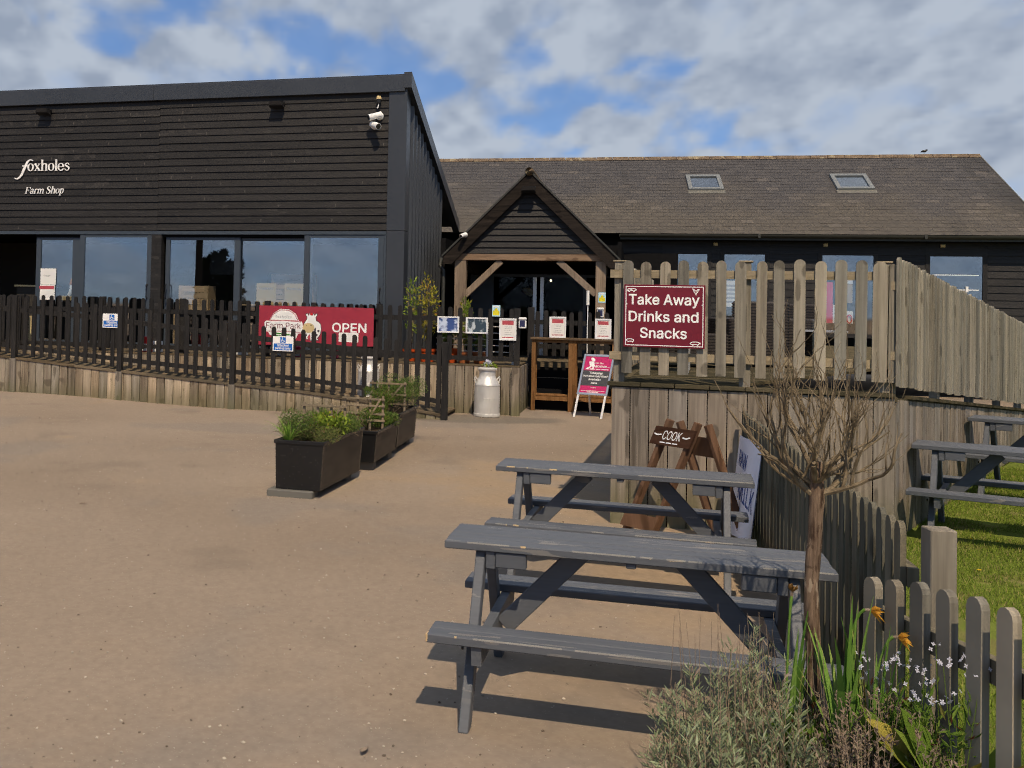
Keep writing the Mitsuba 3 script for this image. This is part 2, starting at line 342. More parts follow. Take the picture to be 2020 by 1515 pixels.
M['m_churn'] = two(princ(proc(lambda p, n, uv: mix((.55, .54, .52), (.76, .75, .72), fbm(p.x * 9, p.y * 9, p.z * 5, 4))), .42, metal=.35))
def trough(p, n, uv):
    d = smoothstep(.62, .74, fbm(p.x * 7, p.y * 7, p.z * 9, 4)); s = smoothstep(.80, .86, noise(p.x * 40, p.y * 40, p.z * 40))
    col = mix((.0045, .0046, .005), (.0115, .0115, .012), fbm(p.x * 2.5, p.y * 2.5, p.z * 3, 3))
    return mix(mix(col, (.07, .062, .055), d * .30), (.14, .13, .12), s * .07)
M['m_trough'] = two(princ(proc(trough), .34, spec=.5))
M['m_trough_side'] = two(princ(proc(lambda p, n, uv: mix((.011, .010, .0095), (.034, .028, .024), fbm(p.x * 3, p.y * 3, p.z * 9, 4))), .5, spec=.35))
M['m_terracotta'] = two(diffuse((.52, .085, .022)))
M['m_brown_pot'] = two(diffuse((.34, .12, .05)))
M['m_banner_white'] = two(princ(proc(lambda p, n, uv: mix((.58, .61, .72), (.74, .77, .86), fbm(p.x * 3, p.y * 3, p.z * 3, 3))), .5))
M['m_ink_blue'] = two(diffuse((.085, .12, .30)))
M['m_rattan'] = two(princ((.030, .024, .020), .5))
M['m_card'] = two(diffuse((.42, .31, .17)))
M['m_hotpink'] = two(princ((.62, .03, .10), .4))
M['m_concrete'] = two(diffuse(proc(lambda p, n, uv: mix((.27, .25, .22), (.46, .43, .38), fbm(p.x * 14, p.y * 14, p.z * 6, 4)))))
M['m_tan'] = two(diffuse((.60, .47, .25)))
M['m_orange'] = two(diffuse((.60, .20, .02)))
M['m_red'] = two(princ((.50, .012, .012), .4))
M['m_green'] = two(diffuse((.05, .20, .04)))
M['m_stone'] = two(diffuse(proc(lambda p, n, uv: mix((.12, .09, .065), (.52, .46, .38), uv.x))))
M['m_pole'] = two(diffuse((.030, .026, .022)))
M['m_far_leaf'] = two(diffuse((.010, .014, .007)))
M['m_lamp'] = two(princ((.20, .17, .11), .3))

# ------------------------------------------------------------------ ground
L = Frame(3.46, 19.07, -.285)          # left deck: origin at its front right corner
D = Frame(2.578, 9.545, -.35)          # right deck: origin at its front left corner
S = Frame(4.69, 8.775, .866)           # side ramp of the right deck, running away to the right
B = Frame(7.5, 27.0, -.22)             # barn front wall
N = Frame(2.30, 4.20, math.atan2(4.95, 1.30))   # dark fence: u runs away from the camera
def sstep(a, b, x):
    t = np.clip((x - a) / (b - a), 0, 1); return t * t * (3 - 2 * t)
def gz(x, y):
    u = (x - L.o[0]) * L.eu[0] + (y - L.o[1]) * L.eu[1]; v = (x - L.o[0]) * L.ev[0] + (y - L.o[1]) * L.ev[1]
    return .115 * sstep(-4.8, -9.5, u) * sstep(-10, -2, v) + .006 * (meshkit.noise(np.stack([x * .7, y * .7, x * 0], -1)) - .5)
ax = np.r_[-900, -400, -150, -60, -30, -20, np.arange(-14, 12.1, .4), 16, 30, 60, 150, 400, 900]
ay = np.r_[-900, -300, -100, -30, -10, -4, np.arange(0, 24.1, .4), 30, 60, 150, 400, 1200]
X, Y = np.meshgrid(ax, ay)
gv = np.stack([X, Y, np.where((np.abs(X) < 20) & (Y > -5) & (Y < 26), gz(X, Y), gz(X, Y) * 0)], -1).reshape(-1, 3)
nx, ny = len(ax), len(ay)
gf = np.array([[j * nx + i, j * nx + i + 1, (j + 1) * nx + i + 1, (j + 1) * nx + i] for j in range(ny - 1) for i in range(nx - 1)])
struct('tarmac_yard', (gv, np.vstack([gf[:, [0, 1, 2]], gf[:, [0, 2, 3]]])), 'm_tarmac', smooth=True)
def lawn_left(y):
    if y > 9.12: return 5.0 + (y - 9.12) * .85
    if y > 4.2: return 2.33 + (y - 4.2) * .2626
    if y > 3.9: return 2.03 + (y - 3.9) * 1.0
    return 2.03 + (3.9 - y) * .10
def lawn_z(x, y): return .016 + .045 * sstep(7.4, 8.6, y) + .06 * sstep(9.3, 11.2, y) + .02 * (meshkit.fbm(np.stack([x * .8, y * .8, x * 0 + 3], -1), 3) - .5)
ly = np.r_[-2, 0, 1.5, np.arange(2, 14.1, .35), 20, 40, 300]
lv, lf, m = [], [], 24
for y in ly:
    x0 = lawn_left(y); xs = x0 + (400 - x0) * (np.linspace(0, 1, m) ** 3.6)
    zz = lawn_z(xs, np.full(m, y)); zz[0] = -.02
    lv.append(np.c_[xs, np.full(m, y), zz])
for j in range(len(ly) - 1):
    for i in range(m - 1): lf.append([j * m + i, j * m + i + 1, (j + 1) * m + i + 1, (j + 1) * m + i])
struct('lawn', (np.vstack(lv), np.array(lf)), 'm_lawn', smooth=True)
# grass blades and dandelions
def blades(pts, h, w, rg, lean=.5, seg=1):
    n = len(pts); a = rg.random(n) * 2 * np.pi; b = rg.random(n) * 2 * np.pi
    hh = h * (.5 + rg.random(n)); d = np.stack([np.cos(a), np.sin(a), 0 * a], 1) * (w * (.6 + .8 * rg.random(n)))[:, None]
    tip = pts + np.stack([np.cos(b) * lean * hh, np.sin(b) * lean * hh, hh], 1) * rg.random((n, 1)) ** .2
    v = np.stack([pts - d, pts + d, tip], 1).reshape(-1, 3); f = np.arange(3 * n).reshape(-1, 3)
    return v, f, np.repeat(rg.random((n, 2)), 3, 0)
gp = []
while sum(map(len, gp)) < 120000:
    y = 2.2 + 10.5 * rng.random(30000) ** .9; x = 1.9 + 9 * rng.random(30000)
    x0 = np.array([lawn_left(q) for q in y]); q = x / y
    ok = (x > x0 + .03) & (q > .40) & (rng.random(len(q)) < np.clip(1 - (q - .72) / .5, 0, 1) ** 2 * .9 + .1) & (meshkit.fbm(np.stack([x * 2, y * 2, x * 0], -1), 3, 4) > .36)
    gp.append(np.c_[x, y, lawn_z(x, y)][ok])
gp = np.vstack(gp)[:120000]
v, f, uv = blades(gp, .034, .0032, rng)
k = add('grass', (v, f), 'm_grass', uv=uv); lab(k, 'short green grass of the lawn behind the picket fence', 'grass', kind='stuff')
def dandelion(x, y, s=1.0):
    z = float(lawn_z(np.array([x]), np.array([y]))[0]); t = thing('dandelion', None, 'flower')
    pet = []
    for i in range(26):
        a = i * 2.399; r = .017 * s * (.35 + .65 * (i / 26)); c, s_ = math.cos(a), math.sin(a)
        p = np.array([[0, 0, .045], [c * r - s_ * .004, s_ * r + c * .004, .055 - .25 * r], [c * r + s_ * .004, s_ * r - c * .004, .055 - .25 * r]])
        pet.append((p + [x, y, z], np.array([[0, 1, 2]])))
    lab(add('petals', pet, 'm_petal_yellow', t), kind='stuff'); add('stem', tube([[x, y, z - .01], [x, y, z + .045]], .0018, 4), 'm_herb', t)
    return t
for i, (x, y, s, l) in enumerate([(5.42, 8.55, 1.0, 'small yellow dandelion by the rotten foot of the nearer lawn table'), (6.6, 10.4, 1.5, 'large yellow dandelion under the nearer lawn table'), (5.25, 8.62, .8, 'pale small dandelion beside the wooden gate post top'), (5.65, 8.2, 1.3, 'wide open dandelion in the lawn at the right edge'),
                                  (3.62, 5.6, 1.0, 'yellow dandelion in sunny grass just right of the broad post'), (3.35, 5.25, .9, 'small dandelion right of the broad post, nearest the pickets'), (4.75, 7.7, 1.2, 'yellow dandelion beside the deck wall corner')]):
    lab(dandelion(x, y, s), l)
# loose grit and scraps on the yard
gv_, gf_, guv = [], [], []
for i in range(1500):
    y = 3.9 + 13 * rng.random() ** 2.0; x = y * (-.33 + .62 * rng.random()); s = .0035 + .006 * rng.random() ** 3
    if x > 1.2 and y < 5.2: continue
    o = trimesh.creation.icosahedron() if i == 0 else o
    vv = np.array(o.vertices) * s * (1 + .5 * (rng.random((12, 3)) - .5)) * [1, 1, .6] + [x, y, float(gz(np.array([x]), np.array([y]))[0]) + s * .3]
    gv_.append((vv, np.array(o.faces))); guv.append(np.tile([rng.random() ** 1.4 if i % 3 else .97, 0], (12, 1)))
k = add('grit', gv_, 'm_stone', uv=np.vstack(guv)); lab(k, 'loose pale grit and pebbles scattered over the brown tarmac', 'grit', kind='stuff')
for x, y, wh in ((.35, 12.4, 'beside the nearest planter'), (1.9, 4.7, 'under the nearest picnic table'), (-2.2, 9.8, 'in the open middle of the yard'), (.2, 4.5, 'before the nearest table foot'), (-1.6, 4.45, 'near the lower left corner'), (1.0, 6.4, 'between the two grey picnic tables')):
    a = rng.random() * 3; s = .03 + .02 * rng.random()
    p = np.array([[-1, 0], [-.3, .35], [.5, .3], [1, 0], [.4, -.3], [-.4, -.3]]) * s; q = np.c_[p[:, 0] * math.cos(a) - p[:, 1] * math.sin(a) + x, p[:, 0] * math.sin(a) + p[:, 1] * math.cos(a) + y, .012 + .012 * rng.random(6)]
    k = add('dead_leaf', (np.vstack([q, q - [0, 0, .002]]), np.array([[0, i, i + 1] for i in range(1, 5)] + [[6, 6 + i + 1, 6 + i] for i in range(1, 5)])), 'm_heath'); lab(k, 'small dry brown leaf lying on the tarmac ' + wh, 'leaf', 'dry leaves on the tarmac')

# ------------------------------------------------------------------ fences
def pale(w, h, t, r=6, top=None):
    """A picket with a rounded top, its face at y = 0."""
    e = w / 2; rise = top if top else e
    a = np.linspace(0, math.pi, r + 1)
    return prism([(-e, 0), (e, 0)] + [(e * math.cos(q), h - rise + rise * math.sin(q)) for q in a], 0, t)
def tilt(m, a):
    v, f = mesh_of(m); c, s = math.cos(a), math.sin(a)
    return np.c_[v[:, 0] * c - v[:, 2] * s, v[:, 1], v[:, 0] * s + v[:, 2] * c], f
def set_pale(fr, u, v, z, h, w, t, mat, parent, top=None, lean=.016):
    m = tilt(pale(w * (1 + .10 * (rng.random() - .5)), h, t, top=top), lean * (rng.random() - .5))
    return add('pale', fr.sub(u, v, z + .020 * (rng.random() - .5))(m), mat, parent)

# ------------------------------------------------------------------ left deck: platform, ramp, black fences
dk = thing('timber_deck', 'raised timber deck with pale vertical skirting below the black shop', 'deck')
def skirt(fr, u0, u1, ztop, zbot, v, mat, parent, pitch=.165, n0=0, thick=.022):
    u, out = u0, []
    while u < u1 - .02:
        w = min(pitch, u1 - u); g = .004 + .004 * rng.random(); d = .006 * rng.random()
        a, b = u + g, u + w - g
        p = [(a, v - thick - d, zbot(a)), (b, v - thick - d, zbot(b)), (b, v, zbot(b)), (a, v, zbot(a)), (a, v - thick - d, ztop(a)), (b, v - thick - d, ztop(b)), (b, v, ztop(b)), (a, v, ztop(a))]
        out.append(add('skirt_board', fr(hexa(p)), mat, parent)); u += pitch
    return out
def lg(u, v):      # ground height in the left deck's frame
    p = L.w(np.array([u, v, 0.0])); return float(gz(p[:1], p[1:2])[0])
skirt(L, -13.5, -.02, lambda u: .862, lambda u: -.05, 0, 'm_skirt', dk)
RU = L.sub(-.02, 0, 0, math.pi / 2)                           # right return of the deck
skirt(RU, .12, 3.2, lambda u: .855, lambda u: -.05, .0, 'm_skirt_grey', dk)
add('deck_edge', L(bx(-13.5, .03, -.035, .10, .864, .895)), 'm_deck_board', dk)
for i in range(11):
    add('deck_board', L(bx(-13.5, -.03, .104 + i * .145, .104 + i * .145 + .138, .862, .888)), 'm_deck_board', dk)
add('corner_post', L(cbx(-.10, .045, -.115, .02, -.03, .86)), 'm_skirt_grey', dk)
add('deck_core', L(bx(-13.5, -.04, .03, 1.58, .0, .858)), 'm_dark', dk)
rp = thing('access_ramp', 'sloping timber access ramp with board skirting in front of the deck', 'ramp')
PR = [(-13.5, .885), (-10.6, .875), (-9.75, .805), (-8.13, .675), (-6.55, .564), (-3.6, .375), (-2.4, .26), (-1.10, .085)]
RUX, RUZ = [p[0] for p in PR], [p[1] for p in PR]
rz = lambda u: float(np.interp(u, RUX, RUZ))
us = [-13.5] + RUX[1:]
skirt(L, -13.5, -1.10, lambda u: rz(u) - .03, lambda u: lg(u, -1.32) - .03, -1.32, 'm_skirt', rp, .168)
for a, b in zip(us[:-1], us[1:]):
    add('edge_board', L(hexa([(a, -1.37, rz(a) - .035), (b, -1.37, rz(b) - .035), (b, -1.18, rz(b) - .035), (a, -1.18, rz(a) - .035), (a, -1.37, rz(a) + .005), (b, -1.37, rz(b) + .005), (b, -1.18, rz(b) + .005), (a, -1.18, rz(a) + .005)])), 'm_deck_board', rp)
    n = max(1, int((b - a) / .16))
    for i in range(n):
        c, e = a + (b - a) * i / n, a + (b - a) * (i + .94) / n
        add('tread_board', L(hexa([(c, -1.178, rz(c) - .03), (e, -1.178, rz(e) - .03), (e, -.04, rz(e) - .03), (c, -.04, rz(c) - .03), (c, -1.178, rz(c)), (e, -1.178, rz(e)), (e, -.04, rz(e)), (c, -.04, rz(c))])), 'm_deck_board', rp)
fd = thing('black_picket_fence', 'black picket fence along the upper deck edge under the shop windows', 'fence')
fz = lambda u: float(np.interp(u, [-12, -8.9, -2.6, 0], [2.0, 1.985, 1.945, 1.91]))
u = -13.4
while u < -.10:
    set_pale(L, u, -.012, .955, fz(u) - .955, .082, .02, 'm_fence_black', fd); u += .187
for z0, z1 in ((.98, 1.06), (1.68, 1.77)):
    add('rail', L(hexa([(-13.5, .010, z0), (-.08, .010, z0 - .02), (-.08, .05, z0 - .02), (-13.5, .05, z0), (-13.5, .010, z1), (-.08, .010, z1 - .02), (-.08, .05, z1 - .02), (-13.5, .05, z1)])), 'm_fence_black', fd)
for u in (-12.2, -10.2, -8.35, -6.6, -4.82, -2.60, -.03):
    add('fence_post', L(cbx(u - .05, u + .05, -.02 if u > -.1 else .052, .152 if u < -.1 else .10, .89, fz(u) + .01)), 'm_fence_black', fd)
fr_ = thing('black_picket_fence', 'black picket fence stepping down beside the sloping ramp', 'fence')
rt = lambda u: float(np.interp(u, [-13, -10.5, -9.6, -8.1, -6.58, -4.37, -2.5, -1.08], [2.02, 2.0, 1.955, 1.86, 1.735, 1.51, 1.385, 1.285]))
u = -13.35
while u < -1.15:
    z0 = rz(u) + .055; set_pale(L, u, -1.335, z0, rt(u) - z0, .082, .02, 'm_fence_black', fr_); u += .187
for o0, o1, b_ in ((.165, .245, 0), (-.30, -.21, 1)):
    for a, b in zip(us[:-1], us[1:]):
        za, zb = (rt(a), rt(b)) if b_ else (rz(a), rz(b))
        add('rail', L(hexa([(a, -1.313, za + o0), (b, -1.313, zb + o0), (b, -1.275, zb + o0), (a, -1.275, za + o0), (a, -1.313, za + o1), (b, -1.313, zb + o1), (b, -1.275, zb + o1), (a, -1.275, za + o1)])), 'm_fence_black', fr_)
for u in (-11.6, -9.45, -7.2, -4.95, -1.08):
    add('fence_post', L(cbx(u - .048, u + .048, -1.43 if u > -1.2 else -1.385, -1.29, (lg(u, -1.33) - .02) if u < -4 else rz(u) - .02 if u < -1.2 else -.02, rt(u) + .03)), 'm_fence_black', fr_)
for u in (-9.45, -7.2, -4.95):
    add('post_foot', L(cbx(u - .062, u + .062, -1.40, -1.338, lg(u, -1.33) - .02, rz(u) - .02)), 'm_skirt_grey', fr_)
# ------------------------------------------------------------------ left building: black boarded farm shop
shop = thing('farm_shop', 'black boarded shop with glazed front and sloping roof at the left', 'building')
FV, UL, UR = 1.6, -15.0, -2.46
rows = 18; z0, z1 = 3.44, 6.22; hgt = (z1 - z0) / rows
def lap(fr, u0, u1, v, za, zb, d=.030, t=.006):
    return fr(hexa([(u0, v - d, za), (u1, v - d, za), (u1, v, za), (u0, v, za), (u0, v - t, zb), (u1, v - t, zb), (u1, v, zb), (u0, v, zb)]))
for i in range(rows):
    a, b = z0 + i * hgt, z0 + (i + 1) * hgt + .008
    for j, (u0, u1, o) in enumerate([(UL, -12.9, .03), (-12.895, -7.90, 0), (-7.895, -2.83, .035 if i > 11 else .012)]):
        add('cladding_board', lap(L, u0, u1, FV - .001 * j, a + o * .7, b + o * .7, .030 + .004 * rng.random()), 'm_black_board', shop)
add('wall', L(bx(UL, UR - .02, FV + .002, FV + .12, 3.38, 6.5)), 'm_dark', shop)
add('corner_panel', L(cbx(-2.835, -2.46, FV - .05, FV + .3, 3.44, 6.35, .004)), 'm_clad_metal', shop)
add('corner_panel', L(cbx(-2.83, -2.465, FV - .045, FV + .3, .89, 3.435, .004)), 'm_clad_metal', shop)
add('fascia', L(cbx(UL, -8.03, FV - .10, FV + .02, 6.245, 6.575, .006)), 'm_clad_metal', shop)
add('fascia', L(cbx(-8.027, -2.50, FV - .10, FV + .02, 6.245, 6.575, .006)), 'm_clad_metal', shop)
rs = (6.57 - 4.10) / (7.70 - 1.6)                                   # fall of the roof to the back
def rfz(v): return 6.57 - rs * (v - 1.6)
add('roof', L(hexa([(UL, 1.52, rfz(1.52) - .10), (-2.46, 1.52, rfz(1.52) - .10), (-2.46, 7.7, rfz(7.7) - .10), (UL, 7.7, rfz(7.7) - .10), (UL, 1.52, rfz(1.52) - .005), (-2.46, 1.52, rfz(1.52) - .005), (-2.46, 7.7, rfz(7.7) - .005), (UL, 7.7, rfz(7.7) - .005)])), 'm_clad_metal', shop)
add('verge_trim', L(hexa([(-2.52, 1.49, rfz(1.49) - .30), (-2.36, 1.49, rfz(1.49) - .30), (-2.36, 7.72, rfz(7.72) - .24), (-2.52, 7.72, rfz(7.72) - .24), (-2.52, 1.49, rfz(1.49) + .012), (-2.36, 1.49, rfz(1.49) + .012), (-2.36, 7.72, rfz(7.72) + .012), (-2.52, 7.72, rfz(7.72) + .012)])), 'm_clad_metal', shop)
# ribbed side wall
prof = []
v_ = FV + .32
while v_ < 5.45:
    prof += [(v_, 0), (v_ + .20, 0), (v_ + .225, .06), (v_ + .30, .06), (v_ + .325, 0)]; v_ += .34
prof.append((5.5, 0)); prof = np.array(prof)
vv = np.array([[-2.50 + o, q, z] for q, o in prof for z in (.0, 1)]); vv[1::2, 2] = rfz(prof[:, 0]) - .16; vv[0::2, 2] = .2
n = len(prof); add('ribbed_side_wall', L((vv, np.array([[2 * i, 2 * i + 2, 2 * i + 3, 2 * i + 1] for i in range(n - 1)]))), 'm_clad_metal', shop)
add('side_wall_core', L(hexa([(-2.66, FV + .3, .2), (-2.53, FV + .3, .2), (-2.53, 5.5, .2), (-2.66, 5.5, .2), (-2.66, FV + .3, rfz(FV + .3) - .2), (-2.53, FV + .3, rfz(FV + .3) - .2), (-2.53, 5.5, rfz(5.5) - .2), (-2.66, 5.5, rfz(5.5) - .2)])), 'm_dark', shop)
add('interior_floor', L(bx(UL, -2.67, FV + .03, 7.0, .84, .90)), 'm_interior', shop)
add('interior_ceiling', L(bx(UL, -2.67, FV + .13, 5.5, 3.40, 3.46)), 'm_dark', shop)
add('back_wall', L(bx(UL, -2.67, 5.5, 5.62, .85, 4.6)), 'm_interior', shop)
add('end_wall', L(bx(UL - .1, UL - .005, FV, 5.6, .2, 6.4)), 'm_dark', shop)
# glazing: two tracks of sliding panels
gz0, gz1 = .905, 3.30
add('window_head', L(bx(UL, -2.84, FV - .02, FV + .12, 3.36, 3.432)), 'm_frame_grey', shop)
add('window_post', L(cbx(-8.025, -7.79, FV - .03, FV + .14, .89, 3.355)), 'm_black_board', shop)
add('window_post', L(cbx(-2.885, -2.84, FV - .02, FV + .10, .89, 3.355)), 'm_frame_grey', shop)
def sash(u0, u1, v, st0=.10, st1=.10, zt=3.352, rail=.055):
    w = numbered(shop + '__sliding_window')
    add('stile', L(cbx(u0, u0 + st0, v, v + .05, .895, zt)), 'm_frame_grey', w); add('stile', L(cbx(u1 - st1, u1, v, v + .05, .895, zt)), 'm_frame_grey', w)
    add('rail', L(bx(u0 + st0, u1 - st1, v + .003, v + .047, zt - rail, zt)), 'm_frame_grey', w); add('rail', L(bx(u0 + st0, u1 - st1, v + .003, v + .047, .895, 1.02)), 'm_frame_grey', w)
    p = [(u0 + st0, v + .025, 1.02), (u1 - st1, v + .025, 1.02), (u1 - st1, v + .025, zt - rail), (u0 + st0, v + .025, zt - rail)]
    add('pane', L((np.array(p), np.array([[0, 1, 2, 3]]))), 'm_glass', w)
    return w
sash(-9.765, -8.03, FV, .12, .11)
sash(-10.89, -9.74, FV + .07, .12, .24, 3.29)
sash(-4.58, -2.89, FV, .12, .12)
sash(-7.73, -6.02, FV + .07, .10, .13, 3.30)
sash(-6.16, -4.44, FV + .13, .13, .12, 3.29)
add('track_head', L(bx(-10.9, -2.9, FV + .06, FV + .20, 3.302, 3.352)), 'm_dark', shop)
for u in (-8.11, -7.66, -2.80 - .15):
    add('door_handle', L(tube([(u, FV - .01, 1.98), (u, FV - .06, 2.0), (u, FV - .06, 2.26), (u, FV - .01, 2.28)], .016, 6)), 'm_black_plastic', shop)
# things behind and before the glass
def crate(fr, u0, u1, v0, v1, z0, z1, label, slats=5, mat='m_crate'):
    t = thing('wooden_crate', label, 'crate'); h = (z1 - z0) / slats
    for i in range(slats):
        add('slat', fr(bx(u0, u1, v0, v0 + .014, z0 + i * h + .006, z0 + (i + 1) * h - .006)), mat, t)
        add('slat', fr(bx(u0 + .016, u1 - .016, v1 - .014, v1, z0 + i * h + .006, z0 + (i + 1) * h - .006)), mat, t)
    for u in (u0, u1 - .014): add('end_panel', fr(bx(u, u + .014, v0 + .016, v1 - .016, z0, z1)), mat, t)
    for u in (u0 + .02, u1 - .08): add('corner_strip', fr(bx(u, u + .06, v0 - .014, v0 - .001, z0 + .002, z1 - .002)), mat, t)
    return t
def table_(fr, u0, u1, v0, v1, z0, z1, label, mat='m_crate', cat='table'):
    t = thing('display_table', label, cat)
    add('tabletop', fr(cbx(u0, u1, v0, v1, z1 - .035, z1)), mat, t)
    for u in (u0 + .03, u1 - .07):
        for v in (v0 + .03, v1 - .07): add('leg', fr(bx(u, u + .04, v, v + .04, z0, z1 - .036)), mat, t)
    return t
table_(L, -7.75, -6.75, 2.1, 2.7, .90, 1.72, 'wooden display table behind the middle shop window')
crate(L, -7.62, -6.92, 2.15, 2.6, 1.722, 2.28, 'wooden crate on the display table in the middle shop window', 4)
table_(L, -6.30, -4.6, 2.2, 3.0, .90, 1.90, 'wooden display table behind the window with brown cards')
crate(L, -5.55, -4.62, 2.345, 2.7, 1.902, 2.56, 'slatted wooden crate behind two brown cards in the window', 6)
crate(L, -6.25, -5.60, 2.345, 2.7, 1.902, 2.58, 'pinkish wooden crate left of the slatted crate in the window', 2, 'm_interior')
for u, l in ((-5.86, 'left brown paper card standing in the shop window'), (-5.22, 'right brown paper card standing in the shop window')):
    t = thing('paper_card', l, 'card'); add('card', L(bx(u, u + .44, 2.30, 2.31, 1.902, 2.36)), 'm_tan', t)
    add('lettering', L(text('Foxholes' if u < -5.5 else 'Foxholes', .06, .30, u + .22, 2.22, 2.299)), 'm_ink_grey', t)
k = add('ceiling_blind', L(bx(-7.2, -6.45, 2.9, 2.95, 2.55, 3.3)), 'm_black_plastic'); lab(k, 'black hanging panel inside the middle shop window', 'panel')
t = thing('window_notice', 'white notice with purple heading stuck inside the left sliding window', 'notice')
add('sheet', L(bx(-10.80, -10.38, FV + .076, FV + .079, 2.24, 2.60)), 'm_paper', t); add('sheet', L(bx(-10.81, -10.40, FV + .072, FV + .075, 1.90, 2.235)), 'm_paper', t)
add('heading', L(bx(-10.79, -10.42, FV + .068, FV + .0715, 2.14, 2.21)), 'm_red_band', t)
add('lettering', L(text('Foxholes', .04, .18, -10.6, 2.42, FV + .0755)), 'm_ink_grey', t)
t = thing('shop_cabinet', 'pale cabinet inside the open shop doorway at the far left', 'cabinet')
add('body', L(bx(-11.95, -11.15, 2.6, 3.1, .9, 2.20)), 'm_interior', t); add('top', L(bx(-12.0, -11.1, 2.56, 3.14, 2.202, 2.24)), 'm_tan', t)
t = thing('orange_toucan_ornament', 'orange and white ornament behind the left sliding window', 'ornament')
add('body', L(tube([(-10.30, 2.1, 2.02), (-10.22, 2.1, 2.12), (-10.25, 2.1, 2.25)], [.03, .06, .02], 8)), 'm_white', t, smooth=True); add('crest', L(tube([(-10.26, 2.1, 2.25), (-10.18, 2.1, 2.36), (-10.14, 2.1, 2.46)], [.03, .06, .01], 8)), 'm_orange', t, smooth=True)
add('stand', L(bx(-10.5, -10.0, 2.0, 2.3, 1.9, 2.0)), 'm_tan', t)
# low shelves of goods before the glass
goods = [(-9.95, .10, 1.95, 'm_tan', 'tall tan board standing upright behind the fence at far left'), ]
k = add('timber_offcut', L(bx(-10.36, -10.24, .5, .53, .90, 1.55)), 'm_tan'); lab(k, 'upright orange tan timber offcut behind the ramp fence at the left', 'timber')
for i, (u, w, h, mt, l) in enumerate([(-10.75, .07, .16, 'm_white', 'small white box behind the fence, left of the tan timber'), (-10.55, .09, .22, 'm_pale_blue', 'pale green and white box on the deck beside the tan timber'), (-7.62, .20, .30, 'm_red', 'red and white box on the deck near the middle window post'), (-7.35, .16, .22, 'm_white', 'white box on the deck right of the red box'),
                                      (-5.65, .30, .12, 'm_white', 'low white carton on the deck left of the maroon banner'), (-4.70, .16, .26, 'm_navy', 'dark blue pack on the deck under the banner'), (-4.35, .14, .20, 'm_hotpink', 'pink pack on the deck under the banner, left of the blue sign'), (-3.62, .14, .28, 'm_hotpink', 'pink labelled pack on the deck right of the parking sign')]):
    t = thing('goods_box', l, 'box'); add('carton', L(cbx(u, u + w, .35, .50, .892, .892 + h, .006)), mt, t); add('label_panel', L(bx(u + .012, u + w - .012, .345, .349, .91, .90 + h * .5)), 'm_paper', t)

# floodlights, cameras
def floodlight(fr, u, v, z, label, s=1.0):
    t = thing('floodlight', label, 'lamp')
    q = fr.sub(u, v, z)
    add('housing', q(hexa(np.array([(-.15, -.20, -.06), (.15, -.20, -.06), (.15, -.05, -.10), (-.15, -.05, -.10), (-.13, -.22, .03), (.13, -.22, .03), (.13, -.06, .05), (-.13, -.06, .05)]) * s)), 'm_black_plastic', t)
    add('lens_glass', q(hexa(np.array([(-.13, -.215, -.05), (.13, -.215, -.05), (.13, -.202, -.055), (-.13, -.202, -.055), (-.12, -.235, .02), (.12, -.235, .02), (.12, -.222, .02), (-.12, -.222, .02)]) * s)), 'm_black_plastic', t)
    add('bracket', q([beam((-.12 * s, -.12 * s, 0), (-.12 * s, 0, .02), .03, .01), beam((.12 * s, -.12 * s, 0), (.12 * s, 0, .02), .03, .01), bx(-.14 * s, .14 * s, -.012, 0, -.02, .05)]), 'm_black_plastic', t)
floodlight(L, -10.67, FV - .04, 6.10, 'black floodlight under the fascia at the left end of the shop')
floodlight(L, -5.20, FV - .04, 6.08, 'black floodlight under the fascia, nearer the shop corner')
def camera(fr, u, v, z, az, label, s=1.0):
    t = thing('security_camera', label, 'camera'); q = fr.sub(u, v, z)
    d = np.array([math.sin(az), -math.cos(az), -.30]); d /= np.linalg.norm(d); p0 = np.array([0, -.10, 0.0]) * s
    add('mount', q(tube([(0, 0, 0), (0, -.035 * s, 0), (0, -.06 * s, 0)], [.06 * s, .06 * s, .03 * s], 14)), 'm_white', t, smooth=40)
    add('body', q(tube([p0 - d * .05 * s, p0 - d * .045 * s, p0 + d * .16 * s], [.02 * s, .048 * s, .048 * s], 14)), 'm_white', t, smooth=40)
    add('lens', q(tube([p0 + d * .161 * s, p0 + d * .168 * s], [.042 * s, .036 * s], 14)), 'm_black_plastic', t)
camera(L, -3.02, FV - .03, 5.76, -1.0, 'white security camera on the shop corner, upper one, pointing left', 1.35)
camera(L, -3.12, FV - .03, 5.57, .75, 'white security camera on the shop corner, lower one, pointing right', 1.35)
t = thing('alarm_sensor', 'small yellow topped black sensor above the two white cameras', 'sensor'); q = L.sub(-3.03, FV - .04, 6.02)
add('cap', q(tube([(0, -.08, .14), (0, -.08, .10), (0, -.08, .07)], [.03, .055, .055], 12)), 'm_tan', t); add('body', q(tube([(0, -.08, .069), (0, -.08, 0), (0, -.08, -.02)], [.05, .045, .02], 12)), 'm_black_plastic', t); add('hook', q(tube([(0, -.08, -.02), (-.01, -.09, -.09), (-.035, -.09, -.11)], .012, 6)), 'm_white', t)
